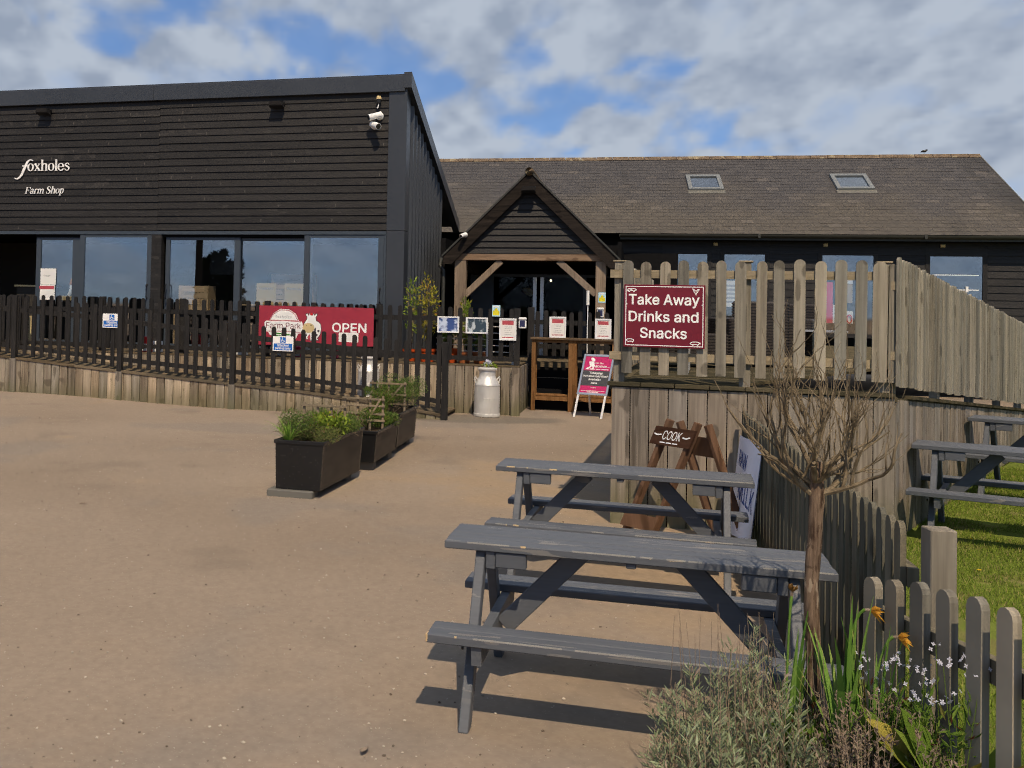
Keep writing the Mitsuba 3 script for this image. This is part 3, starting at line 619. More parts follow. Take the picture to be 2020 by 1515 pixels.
# raised lettering
def stroke(pts, w):
    return LineString(pts).buffer(w / 2, cap_style=2)
def curve(pts, w0, w1=0, n=40):
    """A thick-and-thin pen stroke through a Catmull-Rom curve."""
    p = np.array(pts, float); p = np.vstack([2 * p[0] - p[1], p, 2 * p[-1] - p[-2]]); out = []
    for i in range(1, len(p) - 2):
        for s in np.linspace(0, 1, n // (len(p) - 3), endpoint=False):
            out.append(.5 * ((2 * p[i]) + (-p[i - 1] + p[i + 1]) * s + (2 * p[i - 1] - 5 * p[i] + 4 * p[i + 1] - p[i + 2]) * s * s + (-p[i - 1] + 3 * p[i] - 3 * p[i + 1] + p[i + 2]) * s ** 3))
    out.append(p[-2]); out = np.array(out)
    r = np.interp(np.linspace(0, 1, len(out)), np.linspace(0, 1, len(w0)) if isinstance(w0, (list, tuple)) else [0, 1], w0 if isinstance(w0, (list, tuple)) else [w0, w1]) / 2
    return unary_union([unary_union([Point(a).buffer(x, 8), Point(b).buffer(y, 8)]).convex_hull for a, b, x, y in zip(out[:-1], out[1:], r[:-1], r[1:])])
def ring(cx, cz, rx, rz_, tx, tz):
    from shapely import affinity
    o = affinity.scale(Point(0, 0).buffer(1, 24), rx, rz_); i = affinity.scale(Point(0, 0).buffer(1, 24), rx - tx, rz_ - tz)
    return affinity.translate(o.difference(i), cx, cz)
SER = .028
def stem(x, z0, z1, w=.19, foot=True, head=True):
    ps = [sbox(x - w / 2, z0, x + w / 2, z1)]
    if foot: ps.append(sbox(x - w * .95, z0, x + w * .95, z0 + .05))
    if head: ps.append(Polygon([(x - w * .95, z1 - .05), (x + w / 2, z1 - .05), (x + w / 2, z1), (x - w * .2, z1)]))
    return unary_union(ps)
def serif_letter(ch):
    """A bold roman letter of x-height 1; returns its outline and its width."""
    if ch == 'o': return ring(.40, .50, .40, .52, .185, .07), .86
    if ch == 'x': return unary_union([stroke([(.10, .98), (.70, .02)], .20), stroke([(.68, .97), (.12, .03)], .085), sbox(-.02, .93, .32, .98), sbox(.50, .93, .80, .98), sbox(-.02, .02, .30, .07), sbox(.46, .02, .84, .07)]), .86
    if ch == 'h': return unary_union([stem(.17, 0, 1.52), stem(.70, 0, .72, head=False), curve([(.22, .68), (.42, .97), (.64, .90), (.70, .64)], [.06, .12, .19, .19], 0)]), .92
    if ch == 'l': return stem(.17, 0, 1.52), .37
    if ch == 'e': return unary_union([ring(.40, .50, .40, .52, .185, .07).difference(sbox(.44, .22, 1, .48)), sbox(.12, .47, .72, .56), curve([(.40, .02), (.62, .08), (.76, .27)], [.16, .12, .05], 0)]), .84
    if ch == 's': return curve([(.60, .78), (.42, .99), (.18, .88), (.16, .70), (.40, .53), (.58, .36), (.52, .11), (.28, .01), (.06, .22)], [.06, .08, .13, .18, .20, .18, .13, .08, .06], 0), .70
    if ch == 'F': return unary_union([stem(.22, 0, 1.42, .21, head=False), sbox(.02, 1.36, .95, 1.42), Polygon([(.95, 1.42), (.95, 1.02), (.90, 1.02), (.80, 1.36)]), sbox(.3, .69, .68, .75), sbox(.64, .54, .69, .90)]), 1.0
    if ch == 'a': return unary_union([stem(.58, .10, .78, .18, False, False), curve([(.60, .12), (.66, .02), (.78, .06)], [.14, .09, .04], 0), curve([(.12, .76), (.28, .98), (.52, .94), (.58, .74)], [.14, .09, .16, .18], 0), curve([(.58, .60), (.26, .50), (.10, .26), (.26, .04), (.56, .20)], [.05, .10, .19, .14, .06], 0)]), .84
    if ch == 'r': return unary_union([stem(.17, 0, .99), curve([(.22, .66), (.40, .96), (.60, .90)], [.06, .12, .17], 0)]), .66
    if ch == 'm': return unary_union([stem(.17, 0, .99), stem(.66, 0, .72, head=False), stem(1.16, 0, .72, head=False), curve([(.22, .68), (.40, .97), (.60, .90), (.66, .64)], [.06, .12, .18, .18], 0), curve([(.72, .68), (.90, .97), (1.10, .90), (1.16, .64)], [.06, .12, .18, .18], 0)]), 1.38
    if ch == 'S': return curve([(.78, 1.10), (.62, 1.40), (.30, 1.40), (.14, 1.12), (.42, .80), (.76, .52), (.74, .16), (.44, .0), (.14, .10), (.08, .40)], [.05, .09, .12, .20, .23, .23, .20, .12, .09, .05], 0), .98
    if ch == 'p': return unary_union([stem(.17, -.45, .99), ring(.44, .50, .36, .52, .18, .08)]), .88
    return Polygon(), .42
def serif_word(wd, xh, slant=0.0, squeeze=1.0):
    from shapely import affinity
    x, out = 0.0, []
    for ch in wd:
        g, w = serif_letter(ch)
        if not g.is_empty: out.append(affinity.affine_transform(g, [xh * squeeze, xh * slant, 0, xh, x * xh * squeeze, 0]))
        x += w
    return out, x * xh * squeeze
t = thing('raised_lettering', 'large white raised serif shop name on the black boards', 'lettering')
from shapely import affinity
ff = curve([(.28, .50), (.20, .545), (.10, .45), (.0, .15), (-.10, -.15), (-.22, -.30), (-.33, -.265)], [.028, .05, .07, .085, .075, .055, .022], 0, 48)
ff = affinity.scale(unary_union([ff, sbox(-.075, .25, .16, .30)]), .754, .497, origin=(0, 0))
add('letter', L.sub(-11.18, FV - .034, 4.75)(slab(ff, .022)), 'm_lettering', t)
gl, _ = serif_word('oxholes', .165, 0, 1.19)
for g in gl: add('letter', L.sub(-11.10, FV - .034, 4.77)(slab(g, .022)), 'm_lettering', t)
t = thing('raised_lettering', 'smaller white raised italic line below the large shop name', 'lettering')
gl, _ = serif_word('Farm Shop', .105, .22, 1.17)
for g in gl: add('letter', L.sub(-11.15, FV - .034, 4.262)(slab(g, .020)), 'm_lettering', t)

# ------------------------------------------------------------------ porch between the buildings
po = thing('gabled_porch', 'timber porch with black boarded gable between shop and barn', 'porch')
PV = 2.6
for u, w in ((-1.495, .235), (1.33, .20)):
    add('post', L(cbx(u - w / 2, u + w / 2, PV, PV + .2, .86, 2.905, .008)), 'm_post', po)
add('tie_beam', L(cbx(-1.615, 1.45, PV - .012, PV + .21, 2.908, 3.045, .008)), 'm_beam', po)
add('brace', L(beam((-1.40, PV + .08, 2.18), (-.66, PV + .08, 2.90), .13, .10, c=.006)), 'm_post', po)
add('brace', L(beam((1.24, PV + .08, 2.24), (.49, PV + .08, 2.91), .13, .10, c=.006)), 'm_post', po)
AP, FL_, FR_ = (-.095, 4.70), (-1.83, 2.99), (1.68, 2.93)
def gable_x(z, side):
    a, b = AP, (FL_ if side < 0 else FR_); return a[0] + (b[0] - a[0]) * (a[1] - z) / (a[1] - b[1])
n = 11
for i in range(n):
    za, zb = 3.05 + i * .128, 3.05 + (i + 1) * .128 + .006
    if zb > 4.45: break
    xa, xb, xc, xd = gable_x(za, -1) + .12, gable_x(za, 1) - .12, gable_x(zb, 1) - .12, gable_x(zb, -1) + .12
    add('gable_board', L(hexa([(xa, PV - .022, za), (xb, PV - .022, za), (xb, PV + .02, za), (xa, PV + .02, za), (xd, PV + .014, zb), (xc, PV + .014, zb), (xc, PV + .02, zb), (xd, PV + .02, zb)])), 'm_barn_board', po)
add('gable_backing', L(prism([(-1.6, 3.0), (1.45, 3.0), (-.095, 4.5)], PV + .022, PV + .06)), 'm_dark', po)
BV = PV - .13
for s, ft, z_ in ((-1, FL_, 2.90), (1, FR_, 2.86)):
    dx, dz = ft[0] - AP[0], ft[1] - AP[1]; l = math.hypot(dx, dz); nx_, nz_ = dz / l * s * -1, -abs(dx) / l
    w = .24
    p = [(AP[0], AP[1]), (ft[0], ft[1]), (ft[0], ft[1] - .17), (ft[0] - s * .17, ft[1] - .17), (AP[0], AP[1] - .31)]
    if s > 0: p = p[::-1]
    add('barge_board', L(prism(p, BV, BV + .045)), 'm_barge', po)
    add('roof_slope', L(hexa([(AP[0], BV - .03, AP[1] + .004), (ft[0] + s * .03, BV - .03, ft[1] - .03), (ft[0] + s * .03, 9.2, ft[1] - .03), (AP[0], 9.2, AP[1] + .004), (AP[0], BV - .03, AP[1] + .05), (ft[0] + s * .03, BV - .03, ft[1] + .02), (ft[0] + s * .03, 9.2, ft[1] + .02), (AP[0], 9.2, AP[1] + .05)])), 'm_gutter', po)
add('ridge_tile', L(tube([(AP[0], BV - .06, AP[1] + .01), (AP[0], 9.0, AP[1] + .01)], .085, 12)), 'm_ridge', po, smooth=True)
add('wall_plate', L(bx(-1.60, -1.42, PV + .2, 7.6, 2.70, 2.90)), 'm_barge', po); add('wall_plate', L(bx(1.25, 1.43, PV + .2, 7.6, 2.70, 2.90)), 'm_barge', po)
add('soffit', L(bx(-1.60, 1.43, PV + .2, 7.6, 2.905, 2.95)), 'm_dark', po)
# glazed doors at the back of the porch and the dark room behind
DV = 5.4
dw = thing('glazed_doors', 'grey framed glazed double doors at the back of the porch', 'door')
for u0, u1 in ((-1.70, -1.22), (-1.24, -1.16), (-.26, -.18), (-.10, -.02), (.86, .93)):
    add('stile', L(bx(u0, u1, DV, DV + .06, .88, 2.66)), 'm_alu' if u0 > -.3 and u0 < 0 else 'm_frame_grey', dw)
add('transom', L(bx(-1.7, 1.6, DV + .002, DV + .058, 2.662, 2.73)), 'm_frame_grey', dw)
for u0, u1 in ((-1.16, -.26), (-.02, .86)):
    p = [(u0, DV + .03, .9), (u1, DV + .03, .9), (u1, DV + .03, 2.66), (u0, DV + .03, 2.66)]; add('pane', L((np.array(p), np.array([[0, 1, 2, 3]]))), 'm_glass_dark', dw)
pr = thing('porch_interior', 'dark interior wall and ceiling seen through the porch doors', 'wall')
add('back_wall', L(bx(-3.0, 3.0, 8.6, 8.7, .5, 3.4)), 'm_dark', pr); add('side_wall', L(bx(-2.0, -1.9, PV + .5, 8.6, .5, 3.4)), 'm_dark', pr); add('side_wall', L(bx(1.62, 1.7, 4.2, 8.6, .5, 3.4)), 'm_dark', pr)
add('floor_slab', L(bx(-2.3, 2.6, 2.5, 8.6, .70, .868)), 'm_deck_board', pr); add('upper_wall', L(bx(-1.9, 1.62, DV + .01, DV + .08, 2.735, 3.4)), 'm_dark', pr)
t = thing('pendant_lamp', 'yellowish lamp shade glimpsed through the left porch door', 'lamp'); add('shade', L(tube([(-.62, 6.6, 2.40), (-.50, 6.6, 2.36), (-.38, 6.6, 2.28)], [.04, .10, .07], 10)), 'm_tan', t, smooth=True); add('flex', L(tube([(-.5, 6.6, 2.40), (-.5, 6.6, 3.3)], .006, 4)), 'm_dark', t)
t = thing('ceiling_spotlight', 'tiny lit spotlight seen through the right porch door', 'lamp')
k = add('bulb', L(trimesh.creation.icosphere(2, .022).apply_translation([.06, 6.4, 2.62])), 'm_white', t); scene[k]['emitter'] = {'type': 'area', 'radiance': {'type': 'rgb', 'value': [5, 4, 2.4]}}
add('fitting', L(tube([(.06, 6.4, 2.645), (.06, 6.4, 2.70)], .03, 8)), 'm_dark', t)
floodlight(L, -.10, BV - .005, 4.36, 'black floodlight at the peak of the porch gable', .95)
camera(L, -1.38, BV - .005, 3.42, -.5, 'white dome camera on the left barge board of the porch', .85)
k = add('downpipe', L([tube([(-1.95, 2.9, 2.95), (-1.95, 2.75, 2.8), (-1.86, 2.7, 2.7), (-1.86, 2.7, 1.0)], .04, 8)]), 'm_gutter', smooth=True); lab(k, 'thin grey drainpipe between shop side wall and porch post', 'pipe')

# ------------------------------------------------------------------ barn with slate roof
ba = thing('barn', 'long low black barn with brown slate roof and two skylights', 'barn')
EV, EZ, RV, RZ = -.36, 3.90, 4.20, 6.40
U0, U1 = -5.5, 9.60
win = [(1.087, 2.06, 'm_glass'), (2.467, 3.417, 'm_glass'), (4.734, 5.887, 'm_glass'), (7.128, 8.268, 'm_glass')]
edges = [-.03] + [q for a, b, _ in win for q in (a - .10, b + .10)] + [U1 - .05]
for i in range(19):
    za, zb = .45 + i * .175, .45 + (i + 1) * .175 + .008
    for j in range(0, len(edges), 2):
        if zb > 1.0: add('weatherboard', lap(B, edges[j], edges[j + 1], 0, za, zb, .028 + .004 * rng.random()), 'm_barn_board', ba)
for a, b in zip(edges[1::2], edges[2::2]):
    for i in range(2): add('weatherboard', lap(B, a, b, 0, 3.45 + i * .2, 3.65 + i * .2), 'm_barn_board', ba)
for i, (a, b, gm) in enumerate(win):
    w = numbered(ba + '__window')
    add('frame', B([bx(a - .10, a, -.035, .02, 1.5, 3.45), bx(b, b + .10, -.035, .02, 1.5, 3.45), bx(a, b, -.033, .02, 3.405, 3.45), bx(a, b, -.033, .02, 1.4, 1.5)]), 'm_barn_board', w)
    p = [(a, -.012, 1.5), (b, -.012, 1.5), (b, -.012, 3.405), (a, -.012, 3.405)]; add('pane', B((np.array(p), np.array([[0, 1, 2, 3]]))), gm, w)
    if i == 3:
        for z in (2.95, 2.60): add('glazing_line', B(bx(a + .06, b - .08, -.022, -.014, z, z + .02)), 'm_white', w)
        add('handle', B(cbx(b - .37, b - .31, -.05, -.023, 2.555, 2.69)), 'm_white', w)
add('wall_backing', B([bx(-5.4, edges[1], .02, .12, .4, 3.9), bx(edges[2], edges[3], .02, .12, .4, 3.9), bx(edges[4], edges[5], .02, .12, .4, 3.9), bx(edges[6], edges[7], .02, .12, .4, 3.9), bx(edges[8], U1 - .05, .02, .12, .4, 3.9), bx(edges[1], edges[8], .021, .119, 3.46, 3.9)]), 'm_dark', ba)
add('interior_wall', B([bx(-.3, U1 - .1, 2.6, 2.7, .4, 3.6), bx(-.3, U1 - .1, .13, 2.6, .8, .9), bx(-.3, U1 - .1, .13, 2.6, 3.6, 3.65)]), 'm_interior', ba)
add('gable_wall', B(hexa([(U1 - .15, .0, .3), (U1 - .04, .0, .3), (U1 - .04, 8.4, .3), (U1 - .15, 8.4, .3), (U1 - .15, 0, 3.9), (U1 - .04, 0, 3.9), (U1 - .04, 8.4, 3.9), (U1 - .15, 8.4, 3.9)])), 'm_barn_board', ba)
add('gable_top', B((np.array([(U1 - .04, 0, 3.9), (U1 - .04, 8.4, 3.9), (U1 - .04, 4.2, 6.3)]), np.array([[0, 1, 2]]))), 'm_barn_board', ba)
add('fascia', B(bx(-.07, U1, EV - .03, EV, EZ - .16, EZ - .02)), 'm_gutter', ba)
add('soffit', B(bx(-.07, U1, EV + .001, 0, EZ - .17, EZ - .14)), 'm_dark', ba)
for u0 in (-.08, 3.2, 6.9):
    gp_ = [(EV - .16 + .065 * (1 - math.cos(q)), EZ - .03 - .075 * math.sin(q)) for q in np.linspace(0, math.pi, 9)]
    u1 = {-.08: 3.195, 3.2: 6.895, 6.9: U1 + .05}[u0]
    gv2 = np.array([(uu, a, b) for uu in (u0, u1) for a, b in gp_]); add('gutter', B((gv2, np.array([[i, i + 1, i + 10, i + 9] for i in range(8)]))), 'm_gutter', ba, smooth=True)
    add('gutter_joint', B(bx(u1 - .03, u1 + .03, EV - .168, EV - .02, EZ - .112, EZ - .02)), 'm_gutter', ba)
for u in (2.2, 4.75, 7.35): add('gutter_bracket', B(cbx(u, u + .10, -.06, -.03, 3.62, 3.69)), 'm_tan', ba)
# roof slates
nr = np.array([0, -(RZ - EZ), RV - EV]); slope = math.hypot(RV - EV, RZ - EZ); sd = np.array([0, RV - EV, RZ - EZ]) / slope; sn = np.array([0, -sd[2], sd[1]])
def rp_(u, s, h=0): return np.array([u, EV, EZ]) + sd * s + sn * h
sky_lights = [(1.821, 2.715), (5.529, 6.435)]; SL0, SL1 = (2.02 - EV) / sd[1], (2.93 - EV) / sd[1]
gauge, sw = .215, .305
near, far_, uvf = [], [], []
course = int(slope / gauge)
for c in range(course + 1):
    s0 = c * gauge - .04; s1 = min(s0 + gauge * 1.25, slope)
    off = (c % 2) * sw / 2; u = U0 - off
    while u < U1 + .02:
        ua, ub = max(u + .002, U0), min(u + sw - .002, U1 + .03)
        u += sw
        spans = [(ua, ub)]
        if SL0 - .16 < s0 + gauge * .8 and s0 < SL1 - .01:
            for a, b in sky_lights: spans = [q for x0, x1 in spans for q in ((x0, min(x1, a - .004)), (max(x0, b + .004), x1)) if q[1] - q[0] > .02]
        for xa, xb in spans:
            if xb - xa < .02: continue
            j = rng.normal(0, .004, 2); hh = .009 + .004 * rng.random(); k_ = .005 * (rng.random() < .10)
            near.append((hexa([rp_(xa, s0 + j[0], hh + k_), rp_(xb, s0 + j[1], hh + k_), rp_(xb, s1, .003), rp_(xa, s1, .003), rp_(xa, s0 + j[0], hh + .004 + k_), rp_(xb, s0 + j[1], hh + .004 + k_), rp_(xb, s1, .008), rp_(xa, s1, .008)]), c, xa, rng.random(2)))
near.sort(key=lambda q: -(q[2] + .25 * q[1] - (q[1] > 14) * 20))
for m, c, ua, r in near[:300]: add('slate', B(m), 'm_slate', ba, r=r)
rest = near[300:]
k = add('slates', B([q[0] for q in rest]), 'm_slate', ba, uv=np.vstack([np.tile(q[3], (8, 1)) for q in rest])); lab(k, kind='stuff')
add('roof_deck', B(hexa([rp_(U0, -.02, -.03), rp_(U1, -.02, -.03), rp_(U1, slope, -.03), rp_(U0, slope, -.03), rp_(U0, -.02, 0), rp_(U1, -.02, 0), rp_(U1, slope, 0), rp_(U0, slope, 0)])), 'm_dark', ba)
add('rear_slope', B(hexa([(U0, RV, RZ - .03), (U1, RV, RZ - .03), (U1, 8.8, EZ), (U0, 8.8, EZ), (U0, RV, RZ), (U1, RV, RZ), (U1, 8.8, EZ + .03), (U0, 8.8, EZ + .03)])), 'm_slate', ba)
u = U0
while u < U1:
    e = min(u + .45, U1 + .04); o = .008 * rng.random()
    add('ridge_tile', B(hexa([(u + .006, RV - .13, RZ - .045 + o), (e - .006, RV - .13, RZ - .045 + o), (e - .006, RV + .13, RZ - .045 + o), (u + .006, RV + .13, RZ - .045 + o), (u + .006, RV - .03, RZ + .06 + o), (e - .006, RV - .03, RZ + .06 + o), (e - .006, RV + .03, RZ + .06 + o), (u + .006, RV + .03, RZ + .06 + o)])), 'm_ridge', ba); u += .45
add('verge_trim', B(hexa([rp_(U1 + .031, -.05, -.10), rp_(U1 + .055, -.05, -.10), rp_(U1 + .055, slope, -.10), rp_(U1 + .031, slope, -.10), rp_(U1 + .031, -.05, .03), rp_(U1 + .055, -.05, .03), rp_(U1 + .055, slope, .03), rp_(U1 + .031, slope, .03)])), 'm_lead', ba)
for a, b in sky_lights:
    w = numbered(ba + '__skylight')
    fw = .10
    for (x0, x1, y0, y1, nm) in ((a, a + fw, SL0, SL1, 'frame_side'), (b - fw, b, SL0, SL1, 'frame_side'), (a + fw, b - fw, SL1 - .13, SL1, 'frame_head'), (a + fw, b - fw, SL0, SL0 + .11, 'frame_foot')):
        add(nm, B(hexa([rp_(x0, y0, .0), rp_(x1, y0, .0), rp_(x1, y1, .0), rp_(x0, y1, .0), rp_(x0, y0, .085), rp_(x1, y0, .085), rp_(x1, y1, .085), rp_(x0, y1, .085)])), 'm_skylight_frame', w)
    add('pane', B((np.array([rp_(a + fw, SL0 + .11, .05), rp_(b - fw, SL0 + .11, .05), rp_(b - fw, SL1 - .13, .05), rp_(a + fw, SL1 - .13, .05)]), np.array([[0, 1, 2, 3]]))), 'm_glass', w)
    add('flashing', B(hexa([rp_(a - .03, SL0 - .17, .014), rp_(b + .03, SL0 - .17, .014), rp_(b + .03, SL0 - .003, .030), rp_(a - .03, SL0 - .003, .030), rp_(a - .03, SL0 - .17, .022), rp_(b + .03, SL0 - .17, .022), rp_(b + .03, SL0 - .003, .036), rp_(a - .03, SL0 - .003, .036)])), 'm_lead', w)
t = thing('small_bird', 'tiny dark bird sitting on the barn ridge near its right end', 'bird'); q = B.sub(8.25, RV, RZ + .075)
add('body', q([tube([(-.09, 0, .05), (-.04, 0, .075), (.03, 0, .08), (.07, 0, .11), (.10, 0, .115)], [.008, .03, .035, .026, .004], 8), tube([(0, 0, .05), (.0, 0, -.01)], .004, 4)]), 'm_black_plastic', t, smooth=True)
# what hangs in or stands before the barn windows
t = thing('window_poster', 'papers pinned in the second barn window behind the pickets', 'poster'); add('sheet', B(bx(2.50, 2.80, .03, .034, 2.1, 2.75)), 'm_paper', t)
for i in range(5): add('print_line', B(bx(2.53, 2.77, .026, .0295, 2.2 + i * .1, 2.25 + i * .1)), 'm_ink_grey', t)
t = thing('window_poster', 'hot pink and white poster roll in the third barn window', 'poster'); add('sheet', B(bx(4.80, 4.99, .03, .034, 1.75, 2.75)), 'm_hotpink', t); add('sheet', B(bx(4.995, 5.06, .031, .034, 1.75, 2.2)), 'm_white', t)
t = thing('cardboard_box', 'brown cardboard box high in the third barn window', 'box'); add('carton', B(bx(5.20, 5.45, .10, .4, 2.25, 2.85)), 'm_card', t); add('flap', B(bx(5.20, 5.45, .09, .098, 2.72, 2.95)), 'm_white', t)
t = thing('window_sign', 'cream sign with a red letter low in the third barn window', 'sign'); add('panel', B(bx(5.20, 5.45, .03, .036, 1.75, 2.05)), 'm_paper', t); add('lettering', B(slab(ring(5.36, 1.86, .07, .11, .03, .03), .004)), 'm_red', t) 
t = thing('menu_board', 'pink headed menu boards on the barn wall above the takeaway sign', 'sign')
for z in (2.98, 2.70): add('panel', B(bx(.28, .72, -.045, -.034, z, z + .12)), 'm_paper', t); add('heading', B(bx(.28, .69, -.049, -.0455, z + .03, z + .085)), 'm_red_band', t)

# ------------------------------------------------------------------ right deck with pale picket fence
rd = thing('timber_deck', 'higher timber deck at the right with board skirting and mossy edge', 'deck')
DL = 2.262
u = 0.0
wd = DL / 14
for i in range(14):
    a, b, d = u + .004, u + wd - .004, .008 * rng.random(); add('skirt_board', D(bx(a, b, -.024 - d, 0, -.03 if i else -.03, 1.212)), 'm_skirt_grey', rd); u += wd
add('skirt_core', D(bx(.01, DL - .02, .012, .3, .0, 1.18)), 'm_dark', rd)
for i in range(8): add('deck_edge', D(bx(-.035 + i * .288, -.035 + i * .288 + .279, -.05 - .006 * rng.random(), .11, 1.226, 1.256)), 'm_deck_moss', rd)
add('edge_beam', D(bx(-.02, DL + .02, -.012, .10, 1.19, 1.2255)), 'm_deck_moss', rd)
for i in range(26):
    vb = .115 + i * .148; add('deck_board', D(bx(-.03, DL - .02 if vb < .4 else max(1.1, DL + .369 * vb - 1.32), vb, vb + .141, 1.225, 1.252)), 'm_deck_moss', rd)
add('deck_surface', D(hexa([(-.03, 3.97, 1.22), (2.4, 3.97, 1.22), (6.6, 16.5, 1.22), (-.03, 16.5, 1.22), (-.03, 3.97, 1.25), (2.4, 3.97, 1.25), (6.6, 16.5, 1.25), (-.03, 16.5, 1.25)])), 'm_deck_moss', rd)
DR = D.sub(0, 0, 0, math.pi / 2)
skirt(DR, .03, 9.0, lambda u: 1.212, lambda u: -.03, 0, 'm_skirt_grey', rd, .165)
add('deck_edge', DR(bx(.0, 9.0, -.10, .03, 1.2265, 1.2555)), 'm_deck_moss', rd)
pf = thing('picket_fence', 'weathered pale picket fence along the front of the higher deck', 'fence')
us_ = [.123, .282, .4395, .601, .759, .913, 1.069, 1.2335, 1.38, 1.537, 1.6955, 1.8505, 2.004]
for i, u in enumerate(us_): set_pale(D, u, -.002, 1.335 + .003 * i * .5, 1.008, .088, .022, 'm_pale_grey', pf, top=.042)
set_pale(D, 2.145, -.004, 1.345, 1.0, .115, .022, 'm_pale_grey', pf, top=.055)
set_pale(D, 2.238, .008, 1.35, .985, .055, .05, 'm_pale_grey', pf, top=.02)
for z0 in (1.455, 2.19): add('rail', D(bx(-.03, DL, .022, .062, z0, z0 + .072)), 'm_rail', pf)
for u in (.05, 1.11, 2.19):
    add('fence_post', D(cbx(u - .045, u + .045, .063, .153, 1.20, 2.335)), 'm_pale_grey', pf); add('post_cap', D(cbx(u - .06, u + .06, .05, .17, 2.336, 2.352)), 'm_rail', pf)
pl = thing('picket_fence', 'picket fence seen edge on along the left side of the higher deck', 'fence')
for i in range(34): set_pale(DR, .10 + i * .162, -.07, 1.335, 1.01, .088, .022, 'm_pale_grey', pl, top=.042)
for z0 in (1.455, 2.19): add('rail', DR(bx(.02, 5.6, -.046, -.006, z0, z0 + .072)), 'm_rail', pl)
SLN = 7.6
sz_ = lambda u: 1.252 - u * .075
rs_ = thing('access_ramp', 'board skirted ramp falling away along the lawn at the right', 'ramp')
u = 0.0
while u < SLN:
    d = .010 * rng.random(); a, b = u + .003, u + .122
    add('skirt_board', S(hexa([(a, -.02 - d, -.03), (b, -.02 - d, -.03), (b, 0, -.03), (a, 0, -.03), (a, -.02 - d, sz_(a) - .045), (b, -.02 - d, sz_(b) - .045), (b, 0, sz_(b) - .045), (a, 0, sz_(a) - .045)])), 'm_skirt_grey', rs_); u += .125
for i in range(3, 52):
    a, b = i * .1435, i * .1435 + .136
    add('tread_board', S(hexa([(a, -.055, sz_(a) - .03), (b, -.055, sz_(b) - .03), (b, 1.2, sz_(b) - .03), (a, 1.2, sz_(a) - .03), (a, -.055, sz_(a)), (b, -.055, sz_(b)), (b, 1.2, sz_(b)), (a, 1.2, sz_(a))])), 'm_deck_moss', rs_)
add('edge_beam', S(hexa([(0, -.018, sz_(0) - .09), (SLN, -.018, sz_(SLN) - .09), (SLN, .05, sz_(SLN) - .09), (0, .05, sz_(0) - .09), (0, -.018, sz_(0) - .031), (SLN, -.018, sz_(SLN) - .031), (SLN, .05, sz_(SLN) - .031), (0, .05, sz_(0) - .031)])), 'm_deck_moss', rs_)
add('ramp_core', S(hexa([(0.02, .06, 0), (SLN, .06, 0), (SLN, 1.2, 0), (0.02, 1.2, 0), (0.02, .06, 1.15), (SLN, .06, .62), (SLN, 1.2, .62), (0.02, 1.2, 1.15)])), 'm_dark', rs_)
pg = thing('picket_fence', 'close boarded picket fence descending beside the ramp at the right edge', 'fence')
for i in range(64):
    u = .03 + i * .117; z0 = sz_(u) + .065; set_pale(S, u, -.045, z0, 1.065, .090, .022, 'm_pale_grey', pg, top=.03, lean=.006)
for o in (.28, .86):
    add('rail', S(hexa([(0.0, -.022, sz_(0) + o), (SLN, -.022, sz_(SLN) + o), (SLN, .02, sz_(SLN) + o), (0.0, .02, sz_(0) + o), (0.0, -.022, sz_(0) + o + .07), (SLN, -.022, sz_(SLN) + o + .07), (SLN, .02, sz_(SLN) + o + .07), (0.0, .02, sz_(0) + o + .07)])), 'm_rail', pg)
for u in (.12, 1.9, 3.7, 5.5, 7.2): add('fence_post', S(cbx(u, u + .08, .021, .10, sz_(u) - .05, sz_(u) + 1.08)), 'm_pale_grey', pg)
# woven chairs and slatted tables on the deck
def rattan_chair(x, y, a, label):
    t = thing('rattan_armchair', label, 'chair'); q = Frame(x, y, a, 1.252)
    def weave(x0, x1, y0, y1, z0, z1, nm):
        add(nm, q(cbx(x0, x1, y0, y1, z0, z1, .02)), 'm_rattan', t)
        n = int((z1 - z0) / .035)
        add(nm + '_weave', q([bx(x0 - .006, x1 + .006, y0 - .006, y1 + .006, z0 + .012 + i * .035, z0 + .012 + i * .035 + .016) for i in range(n)]), 'm_rattan', t)
    weave(-.32, .32, -.30, .30, .12, .40, 'seat'); weave(-.32, .32, .31, .38, .12, .80, 'backrest')
    for s in (-1, 1): weave(s * .36 - .045, s * .36 + .045, -.30, .30, .12, .60, 'armrest')
    for sx in (-.28, .24):
        for sy in (-.28, .30): add('leg', q(bx(sx, sx + .04, sy, sy + .04, 0, .12)), 'm_alu', t)
    return t
for u, v, a, l in ((.62, 3.6, .4, 'dark rattan armchair behind the pickets right of the takeaway sign'), (1.35, 4.4, .1, 'dark rattan armchair behind the middle pickets of the deck'), (1.75, 5.6, -.3, 'dark rattan armchair behind the last pickets before the corner')):
    p = D.w(np.array([u, v, 0.0])); rattan_chair(p[0], p[1], -.35 + a + math.pi * (l.find('middle') > 0), l)
def slat_table(x, y, a, label):
    t = thing('slatted_table', label, 'table'); q = Frame(x, y, a, 1.252)
    for i in range(7): add('slat', q(bx(-.40, .40, -.35 + i * .10, -.35 + i * .10 + .085, .44, .46)), 'm_alu', t)
    for sx in (-.36, .32):
        for sy in (-.33, .29): add('leg', q(bx(sx, sx + .04, sy, sy + .04, 0, .438)), 'm_alu', t)
for u, v, l in ((.25, 2.4, 'slatted metal table on the deck below the takeaway sign'), (2.0, 4.9, 'slatted metal table on the deck between two rattan armchairs')):
    p = D.w(np.array([u, v, 0.0])); slat_table(p[0], p[1], -.35, l)

